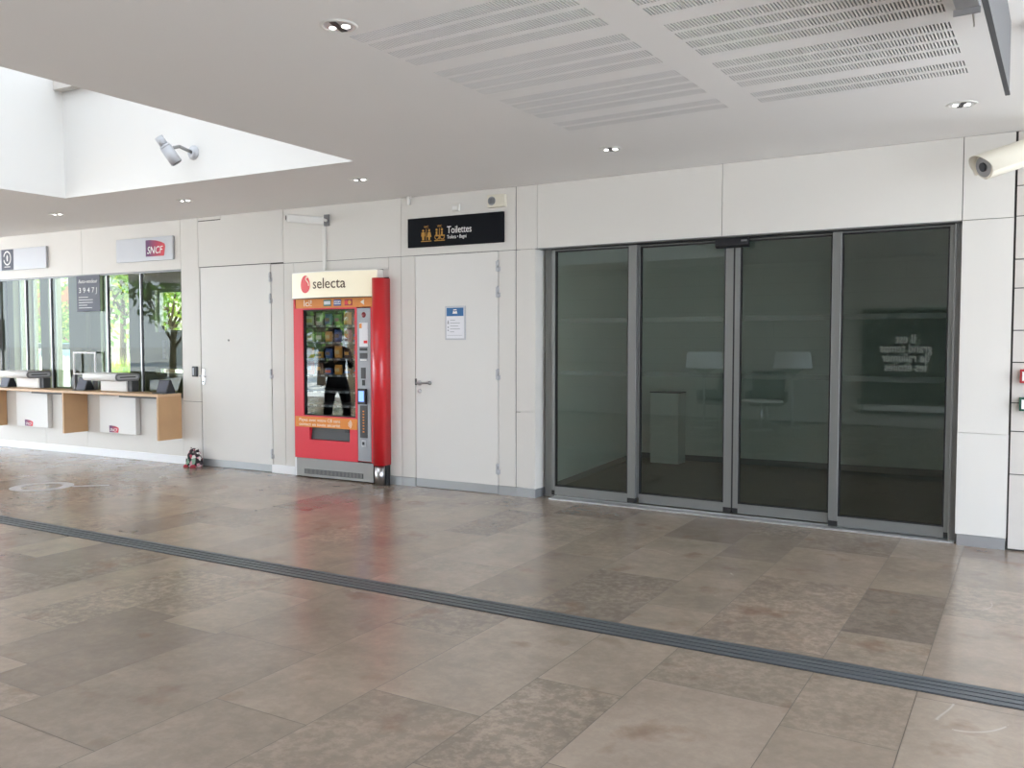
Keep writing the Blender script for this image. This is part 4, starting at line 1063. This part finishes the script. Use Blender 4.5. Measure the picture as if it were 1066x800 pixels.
for x, y, lb in ((-3.034,-4.216,'round recessed downlight alone in the near ceiling, the largest'), (-3.111,-1.04,'round recessed downlight above the left half of the glass entrance'),
                 (-0.614,-1.024,'round recessed downlight above the right pillar, beside the slotted panels'), (-5.696,-1.118,'round recessed downlight above the vending machine'),
                 (-8.138,-1.203,'round recessed downlight below the skylight spotlight'), (-10.311,-1.355,'round recessed downlight nearest the left edge, above the ticket windows')):
    downlight(x, y, lb)
for x, y in ((-8.497,-8.326), (-5.956,-8.381)): downlight(x, y, 'round recessed downlight mirrored in the glass doors')

# hanging sign and emergency light, top right
t = thing('hanging_sign', 'dark grey hanging sign panel seen edge-on at the top right corner', 'sign', (-0.262, -3.9, 2.70))
g = MB(); g.box(-0.007, 0.007, -1.2, 1.18, 0, 0.33); g.build('panel', 'sign_grey', t, 0.004)
g = MB(); g.box(-0.010, 0.010, -1.2, 1.184, -0.006, 0.004); g.build('bottom_rail', 'dark_grey', t)
g = MB()
for y in (-0.9, 0.9): g.cyl((0,y,0.33),(0,y,0.386),0.008,n=10)
g.build('hanger', 'steel', t)
t = thing('emergency_light', 'small clear hanging emergency light plate at the top of the photo', 'light', (-0.42, -2.93, ZC))
g = MB(); g.box(-0.05, 0.05, -0.12, 0.05, -0.02, -0.001); g.build('housing', 'silver', t, 0.004)
g = MB(); g.box(-0.055, 0.055, -0.004, 0.002, -0.06, -0.031); g.build('plate', 'silver', t)
g = MB(); g.cyl((0.02,0.045,-0.02),(0.025,0.06,-0.10),0.004,n=8); g.build('cord', 'white_plastic', t)

t = thing('ceiling_fixture', 'small black ceiling fixture cut off by the right edge of the photo', 'fixture', (-0.125, -2.45, ZC))
g = MB(); g.lathe([(0.0001,-0.10),(0.03,-0.095),(0.05,-0.07),(0.055,-0.02),(0.055,0.0)], (0,0,0), 20); g.build('dome', 'black_plastic', t)
g = MB(); g.lathe([(0.055,0.0),(0.07,0.0),(0.07,-0.012),(0.055,-0.012)], (0,0,0), 20); g.build('collar', 'dark_grey', t)
# call points on the right stone wall
for z, m_, nm, lb in ((1.30, 'call_red', 'fire_call_point', 'red fire call point on the stone wall at the right edge'), (1.095, 'call_green', 'exit_call_point', 'green exit call point on the stone wall below the red one')):
    t = thing(nm, lb, 'call point', (-0.235, -0.001, z))
    g = MB(); g.box(-0.05, 0.05, -0.055, 0.0, -0.05, 0.05); g.build('box', m_, t, 0.006)
    g = MB(); g.box(-0.034, 0.034, -0.058, -0.055, -0.034, 0.034); g.build('press_plate', 'ink_white', t)

# ================================================================= floor drain and worn floor marking
t = thing('floor_drain', 'long dark grey ribbed drain channel crossing the stone floor', 'drain', (TORG[0], TORG[1], 0.0), 0.0334)
g = MB(); g.box(-20.0, 2.2, -0.098, 0.098, 0.0005, 0.002); g.build('channel', 'drain_dark', t)
for k in range(4):
    y = -0.092 + k*0.0495
    g = MB(); g.box(-20.0, 2.2, y, y+0.037, 0.001, 0.006); g.build('rib', 'drain_metal', t)
t = thing('floor_marking', 'worn white ring marking on the floor near the ticket counters', 'marking', (-9.25, -2.22, 0.0))
g = MB(); n_ = 40
for i in range(n_):
    a0, a1 = 2*PI*i/n_, 2*PI*(i+1)/n_
    r0, r1 = 0.20, 0.31
    g.add([(r0*math.cos(a0),r0*math.sin(a0),0.0012),(r1*math.cos(a0),r1*math.sin(a0),0.0012),(r1*math.cos(a1),r1*math.sin(a1),0.0012),(r0*math.cos(a1),r0*math.sin(a1),0.0012)], [(0,1,2,3)])
g.build('ring', 'decal_white', t)
g = MB(); g.add([(0.22,0.20,0.0012),(0.30,0.16,0.0012),(0.55,0.42,0.0012),(0.50,0.46,0.0012)], [(0,1,2,3)]); g.build('tail', 'decal_white', t)

# ================================================================= things behind the camera that the glass mirrors
t = thing('poster_case', 'dark poster case with white French lettering on the stone wall opposite, mirrored in the glass', 'poster', (-2.44, -9.5, 0.24), PI)
g = MB(); g.box(-0.74, 0.74, -0.10, -0.001, 0, 1.92); g.build('case', 'dark_grey', t, 0.004)
g = MB(); g.box(-0.69, 0.69, -0.103, -0.10, 0.20, 1.87); sh = g.build('sheet', 'poster_night', t)
text('lettering', 'Il est\ngrand temps\nde rallumer\nles étoiles', 0.235, 'lettering_glow', sh, (0.0, -0.106, 1.29), align='CENTER', width=0.86, lines=0.72)
text('small_print', 'du 1er au 30 juin', 0.05, 'ink_grey', sh, (0.0, -0.106, 0.58), align='CENTER')
g = MB(); g.box(-0.69, 0.69, -0.107, -0.10, 0.06, 0.17); g.build('bottom_strip', 'white_paint', t)

def floor_lamp(x, y, label):
    t = thing('floor_lamp', label, 'lamp', (x, y, 0), 0, 'floor lamps of the waiting area')
    g = MB(); g.lathe([(0.0001,0.0),(0.20,0.0),(0.20,0.02),(0.03,0.035),(0.0001,0.035)], (0,0,0), 28); g.build('base', 'steel_grey', t)
    g = MB(); g.cyl((0,0,0.03),(0,0,0.93),0.022,n=16); g.build('pole', 'silver', t)
    g = MB(); g.lathe([(0.022,0.90),(0.05,0.96),(0.13,1.03),(0.22,1.085)], (0,0,0), 24); g.build('shade_holder', 'steel_grey', t)
    g = MB(); g.lathe([(0.335,1.085),(0.30,1.37),(0.0001,1.372)], (0,0,0), 36); g.build('lamp_shade', 'lamp_shade', t)
floor_lamp(-5.47, -7.32, 'white-shaded floor lamp mirrored in the left half of the glass entrance')
floor_lamp(-4.13, -8.14, 'white-shaded floor lamp mirrored in the right half of the glass entrance')
def lounge_chair(x, y, rz, label):
    t = thing('lounge_chair', label, 'chair', (x, y, 0), rz, 'lounge chairs of the waiting area')
    g = MB(); g.box(-0.30,0.30,-0.28,0.26,0.36,0.45); g.build('seat', 'fabric_dark', t, 0.035, 3)
    g = MB(); g.prism([(0.22,0.40),(0.30,0.40),(0.42,0.98),(0.36,1.0)], -0.30, 0.30, 'x'); g.build('backrest', 'fabric_dark', t, 0.025, 3)
    for sx_ in (-1, 1):
        g = MB(); g.box(min(sx_*.30,sx_*.37),max(sx_*.30,sx_*.37),-0.24,0.28,0.42,0.62); g.build('armrest', 'fabric_dark', t, 0.025, 3)
    g = MB(); g.cyl((0,0,0.04),(0,0,0.36),0.03,n=14); g.build('stem', 'steel', t)
    for k in range(4):
        a = PI/4+k*PI/2; g = MB(); g.cyl((0,0,0.05),(0.28*math.cos(a),0.28*math.sin(a),0.015),0.016,0.012,n=10); g.build('leg', 'steel', t)
lounge_chair(-4.75, -8.72, PI-0.2, 'dark lounge chair between the two floor lamps, mirrored in the glass')
lounge_chair(-5.62, -8.55, PI+0.4, 'dark lounge chair behind the left floor lamp, mirrored in the glass')
t = thing('low_table', 'low white round table in front of the lounge chairs, mirrored in the glass', 'table', (-4.50, -7.5, 0))
g = MB(); g.lathe([(0.0001,0.50),(0.36,0.50),(0.37,0.515),(0.36,0.53),(0.0001,0.53)], (0,0,0), 36); g.build('tabletop', 'white_paint', t)
g = MB(); g.cyl((0,0,0.02),(0,0,0.50),0.03,n=16); g.lathe([(0.0001,0.0),(0.22,0.0),(0.21,0.02),(0.0001,0.025)], (0,0,0), 28); g.build('pedestal', 'steel', t)

# ---------------- the person mirrored in the vending machine's glass
def skin_mesh(name, pts, edges, radii, root, levels=2):
    me = bpy.data.meshes.new(name); me.from_pydata(pts, edges, [])
    o = bpy.data.objects.new(name, me); COL.objects.link(o)
    md = o.modifiers.new('skin', 'SKIN'); md.use_smooth_shade = True
    sd = o.modifiers.new('sub', 'SUBSURF'); sd.levels = levels; sd.render_levels = levels
    for i, r in enumerate(radii):
        sv = me.skin_vertices[0].data[i]; sv.radius = (r, r) if not isinstance(r, tuple) else r
        sv.use_root = (i == root)
    bpy.context.view_layer.update()
    m2 = bpy.data.meshes.new_from_object(o.evaluated_get(bpy.context.evaluated_depsgraph_get()))
    bpy.data.objects.remove(o); bpy.data.meshes.remove(me)
    return m2
def person(p, rz, label):
    P_ = []; E = []; R_ = []
    def v(x, y, z, r, par=None):
        P_.append((x, y, z)); R_.append(r)
        if par is not None: E.append((par, len(P_)-1))
        return len(P_)-1
    pel = v(0, 0.0, 0.95, (0.155, 0.115)); wa = v(0, 0.0, 1.10, (0.135, 0.10), pel); ch = v(0, 0.0, 1.30, (0.165, 0.115), wa); sh_ = v(0, 0.01, 1.43, (0.12, 0.08), ch)
    nk = v(0, 0.0, 1.51, 0.052, sh_); h0 = v(0, -0.015, 1.60, (0.072, 0.085), nk); h1 = v(0, -0.01, 1.68, (0.078, 0.095), h0); h2 = v(0, 0.0, 1.745, (0.055, 0.065), h1)
    ns = v(0, -0.115, 1.625, 0.012, h0)
    for sgn in (-1, 1):
        v(sgn*0.085, 0.005, 1.64, 0.014, h1)
        hp_ = v(sgn*0.11, 0.0, 0.86, 0.105, pel); kn = v(sgn*0.16, -0.01, 0.50, 0.078, hp_); cf = v(sgn*0.17, 0.01, 0.34, 0.068, kn); an = v(sgn*0.175, 0.015, 0.09, 0.042, cf)
        hl = v(sgn*0.168, 0.03, 0.045, 0.042, an); to = v(sgn*0.19, -0.12, 0.04, (0.044, 0.032), hl)
        s_ = v(sgn*0.19, 0.0, 1.41, 0.062, sh_); el = v(sgn*0.255, 0.02, 1.14, 0.045, s_); wr = v(sgn*0.13, -0.20, 1.24, 0.029, el)
        pm = v(sgn*0.085, -0.255, 1.29, (0.036, 0.020), wr)
        for k, (fx, fz, ln) in enumerate(((0.018,0.030,0.050),(0.004,0.036,0.056),(-0.010,0.034,0.052),(-0.024,0.026,0.042))):
            f1 = v(sgn*(0.075+fx*0.6), -0.275, 1.30+fz*0.6, 0.010, pm); v(sgn*(0.05+fx*0.5), -0.275-ln*0.3, 1.315+fz*0.8, 0.008, f1)
        v(sgn*0.075, -0.235, 1.335, 0.010, pm)
    me = skin_mesh('person', P_, E, R_, pel)
    for x in ('skin', 'cloth_black', 'cloth_trousers', 'shoe_black'): me.materials.append(MATS[x])
    for f in me.polygons:
        cx_, cy_, cz_ = f.center
        f.use_smooth = True
        if cz_ > 1.47 and abs(cx_) < 0.14: f.material_index = 0
        elif cz_ < 0.085: f.material_index = 3
        elif cz_ < 0.98 : f.material_index = 2
        elif cy_ < -0.215: f.material_index = 0
        else: f.material_index = 1
    o = bpy.data.objects.new('person', me); COL.objects.link(o); put(o, p, rz)
    tag(o, label, 'person')
    g = MB(); prof = [(0.0001,0.145),(0.05,0.135),(0.085,0.095),(0.098,0.03),(0.090,-0.03),(0.07,-0.075)]
    g.lathe(prof, (0,0,0), 22); hr = g.build('hair', 'hair_dark', o); hr.location = (0, 0.022, 1.665); hr.scale = (0.95, 1.05, 0.82)
    g = MB()
    for sx_ in (-0.032, 0.032): g.ball((sx_, -0.098, 1.665), 0.010)
    g.build('eye', 'ink_dark', o)
    g = MB(); g.box(-0.022, 0.022, -0.103, -0.095, 1.577, 1.584); g.build('mouth', 'cloth_red', o)
    return o
person((-9.48, -3.58, 0.0), PI*0.5+0.5, 'person in dark clothes mirrored in the vending machine glass')
t = thing('mobile_phone', 'dark mobile phone held up by the mirrored person', 'phone', (-9.48, -3.58, 0), PI*0.5+0.5)
g = MB(); g.box(-0.075, 0.075, -0.318, -0.308, 1.285, 1.365); ph = g.build('case', 'black_plastic', t, 0.003)
g = MB(); g.box(-0.07, 0.07, -0.3075, -0.306, 1.29, 1.36); g.build('screen', 'slate_poster', t)

# ================================================================= outside, seen through the ticket office and mirrored in the glass
def tree(x, y, h, r, trunk_h, label, leaf='leaf_green', n=1500, seed=1, size=0.30):
    rd = random.Random(seed)
    t = thing('tree', label, 'tree', (x, y, 0), rd.random()*6, 'trees outside the station')
    g = MB(); g.cyl((0,0,0),(0.1,0.05,trunk_h+0.3*h),0.16,0.08,n=10)
    for k in range(6):
        a = k*1.05; g.cyl((0.07,0.03,trunk_h+0.1*k),(r*0.6*math.cos(a),r*0.6*math.sin(a),trunk_h+0.35*h+0.2*k),0.06,0.02,n=6)
    g.build('trunk', 'bark', t)
    g = MB(); blobs = []
    for k in range(14):
        a = rd.random()*2*PI; q = rd.random()**0.5*r*0.7; blobs.append((q*math.cos(a), q*math.sin(a), trunk_h+ (0.15+0.75*rd.random())*(h-trunk_h), r*rd.uniform(0.35,0.55)))
    for k in range(n):
        b = rd.choice(blobs); d = Vector((rd.gauss(0,1), rd.gauss(0,1), rd.gauss(0,1))).normalized()*b[3]*rd.uniform(0.6,1.05)
        p = Vector(b[:3])+d; u = Vector((rd.gauss(0,1), rd.gauss(0,1), rd.gauss(0,1))).normalized(); w_ = u.orthogonal().normalized(); s = size*rd.uniform(0.5,1.1)
        g.add([p-u*s*0.5, p+w_*s*0.28, p+u*s*0.5, p-w_*s*0.28], [(0,1,2,3)], 0 if rd.random() < 0.65 else 1)
    g.build('foliage', [leaf, 'leaf_green' if leaf == 'leaf_dark' else 'leaf_yellow'], t)
    return t
def along(px, dist):
    """point on the ground seen at that bearing (fractions of the office windows) and distance"""
    ang = px; return (cam.location.x + math.cos(ang)*dist, cam.location.y + math.sin(ang)*dist)
def bear(px):
    a = math.atan((px-533)/914.96); return PI/2 + PSI - a
x, y = along(bear(111), 36); tree(x, y, 7.5, 2.6, 1.9, 'leafy bright green tree seen through the middle ticket window', n=1700, seed=3)
x, y = along(bear(128), 42); tree(x, y, 7.0, 2.0, 2.4, 'slender green tree right of the leafy one, through the ticket window', n=1100, seed=4)
x, y = along(bear(178), 30); tree(x, y, 5.0, 2.2, 1.4, 'round green tree seen through the small far window of the ticket office', n=1200, seed=5)
x, y = along(bear(20), 60); tree(x, y, 8.5, 2.6, 3.0, 'pale green tree at the left end of the ticket windows', 'leaf_yellow', n=1000, seed=6, size=0.45)
x, y = along(bear(62), 94); tree(x, y, 4.6, 3.2, 0.8, 'low green tree in front of the pale house', n=900, seed=8, size=0.6)
for i, (x, y) in enumerate(((-20.8, -17.5), (-25.5, -24), (-31, -20), (-15.2, -19.5))):
    tree(x, y, 6.5, 2.5, 1.2, ['green tree mirrored at the top left of the vending machine window', 'green tree outside, left of the other mirrored trees', 'large green tree behind the other mirrored trees', 'green tree nearest the stone wall outside'][i], 'leaf_dark', n=1300, seed=20+i, size=0.45)
def bush(px, dist, w, h, label, seed, m='leaf_yellow'):
    rd = random.Random(seed); x, y = along(bear(px), dist)
    t = thing('grass_tuft', label, 'shrub', (x, y, 0), 0, 'shrubs outside the ticket office')
    g = MB()
    for k in range(260):
        a = rd.random()*2*PI; q = rd.random()**0.5*w; bx, by = q*math.cos(a)*0.5, q*math.sin(a)*0.5; hh = h*rd.uniform(0.5,1); lx, ly = rd.gauss(0,0.25)*hh, rd.gauss(0,0.25)*hh
        g.add([(bx-0.03,by,0),(bx+0.03,by,0),(bx+lx,by+ly,hh)], [(0,1,2)])
    g.build('blades', m, t)
    g = MB(); g.lathe([(0.0001,0.0),(w*0.5,0.0),(w*0.42,h*0.35),(0.0001,h*0.5)], (0,0,0), 14); g.build('clump', 'leaf_green', t)
bush(126, 40, 1.6, 1.1, 'yellow-green grass tuft behind the white fence, right one', 1); bush(106, 43.5, 1.2, 0.9, 'yellow-green grass tuft behind the white fence, left one', 2)

def fence(px0, px1, d0, d1, label):
    a = along(bear(px0), d0); b = along(bear(px1), d1)
    ln = math.hypot(b[0]-a[0], b[1]-a[1]); rz = math.atan2(b[1]-a[1], b[0]-a[0])
    t = thing('picket_fence', label, 'fence', (a[0], a[1], 0), rz)
    g = MB(); k = 0.0
    while k < ln: g.box(k, k+0.16, -0.02, 0.02, 0.06, 0.80); k += 0.27
    g.build('pickets', 'ink_white', t)
    g = MB(); g.box(0, ln, 0.02, 0.06, 0.22, 0.30); g.box(0, ln, 0.02, 0.06, 0.58, 0.66); g.build('rail', 'ink_white', t)
    g = MB(); k = 0
    while k < ln: g.box(k, k+0.1, 0.06, 0.16, 0, 0.85); k += 2.2
    g.build('post', 'ink_white', t)
fence(12, 200, 55, 46, 'white picket fence along the street outside the ticket office')

def car(px, dist, rz, m, label):
    x, y = along(bear(px), dist)
    t = thing('car', label, 'car', (x, y, 0), rz)
    g = MB(); g.prism([(-2.05,0.32),(-2.0,0.75),(-1.75,0.92),(-0.95,0.98),(1.25,0.98),(1.85,0.88),(2.05,0.62),(2.05,0.32)], -0.85, 0.85, 'y'); g.build('body', m, t, 0.08, 3)
    g = MB(); g.prism([(-1.05,0.97),(-0.35,1.42),(0.85,1.44),(1.55,0.97)], -0.74, 0.74, 'y'); cb = g.build('cabin', 'house_glass', t, 0.06, 2)
    g = MB(); g.prism([(-0.42,1.40),(-0.30,1.46),(0.82,1.48),(0.95,1.40)], -0.70, 0.70, 'y'); g.build('roof_panel', m, cb, 0.03)
    for sx_ in (-1.3, 1.3):
        for sy_ in (-0.82, 0.82):
            g = MB(); g.cyl((sx_, sy_-0.1, 0.31), (sx_, sy_+0.1, 0.31), 0.31, n=24); w_ = g.build('wheel', 'tyre', t)
            g = MB(); g.cyl((sx_, sy_-0.105, 0.31), (sx_, sy_+0.105, 0.31), 0.19, n=20); g.build('hub_cap', 'silver', w_)
    g = MB()
    for sy_ in (-0.62, 0.62): g.box(-2.06, -1.98, sy_-0.15, sy_+0.15, 0.62, 0.74)
    g.build('headlight', 'ink_white', t)
    g = MB()
    for sy_ in (-0.65, 0.65): g.box(2.0, 2.07, sy_-0.12, sy_+0.12, 0.62, 0.80)
    g.build('tail_light', 'logo_red', t)
brz = bear(60)
car(37, 84, brz+PI/2+0.25, 'car_white', 'white car parked outside, seen through a ticket window')
car(69, 74, brz+PI/2+0.12, 'car_blue', 'pale blue car parked outside, seen left of the dark window poster')

def house(px, dist, w, h, dp, rz, wallm, label, roofm='roof_tile'):
    x, y = along(bear(px), dist)
    t = thing('house', label, 'house', (x, y, 0), rz, 'houses across the street')
    g = MB(); g.box(-w/2, w/2, 0, dp, 0, h); g.build('walls', wallm, t)
    g = MB(); g.prism([(-0.5,h),(dp+0.5,h),(dp/2,h+0.28*dp)], -w/2-0.4, w/2+0.4, 'x'); g.build('roof', roofm, t)
    k = -w/2+0.9
    while k < w/2-1.6:
        for z in (0.8, 3.5):
            if z+1.5 < h:
                g = MB(); g.box(k, k+1.1, -0.04, 0.06, z, z+1.5); f = g.build('window', 'house_glass', t)
                g = MB(); g.box(k-0.1, k+1.2, -0.10, 0.02, z-0.12, z-0.02); g.build('sill', 'house_white', f)
        k += 2.3
    g = MB(); g.box(-w/2, w/2, -0.25, 0.0, 2.75, 3.05); g.build('cornice', 'house_white', t)
    return t
rzh = bear(60)-PI/2
house(68, 104, 9, 5.4, 8, rzh+0.1, 'house_red', 'pale red house across the street behind the blue car')
house(33, 150, 9, 5.6, 8, rzh-0.1, 'house_red', 'red roofed house across the street behind the white car')
house(140, 60, 7, 5.0, 6, rzh-0.4, 'pastel_wall', 'grey house behind the trees outside the ticket office', 'mid_grey')
house(3, 118, 10, 6.0, 8, rzh, 'house_white', 'white house across the street at the left')
for (x, y, rz, wd, hg, lb) in ((-40, -46, -0.65+PI, 26, 7, 'long white building outside, mirrored behind the trees'), (24, -30, 0.9+PI, 18, 7, 'white building outside, right of the hall')):
    t = house(0, 1, wd, hg, 9, 0, 'house_white', lb); put(t, (x, y, 0), rz)
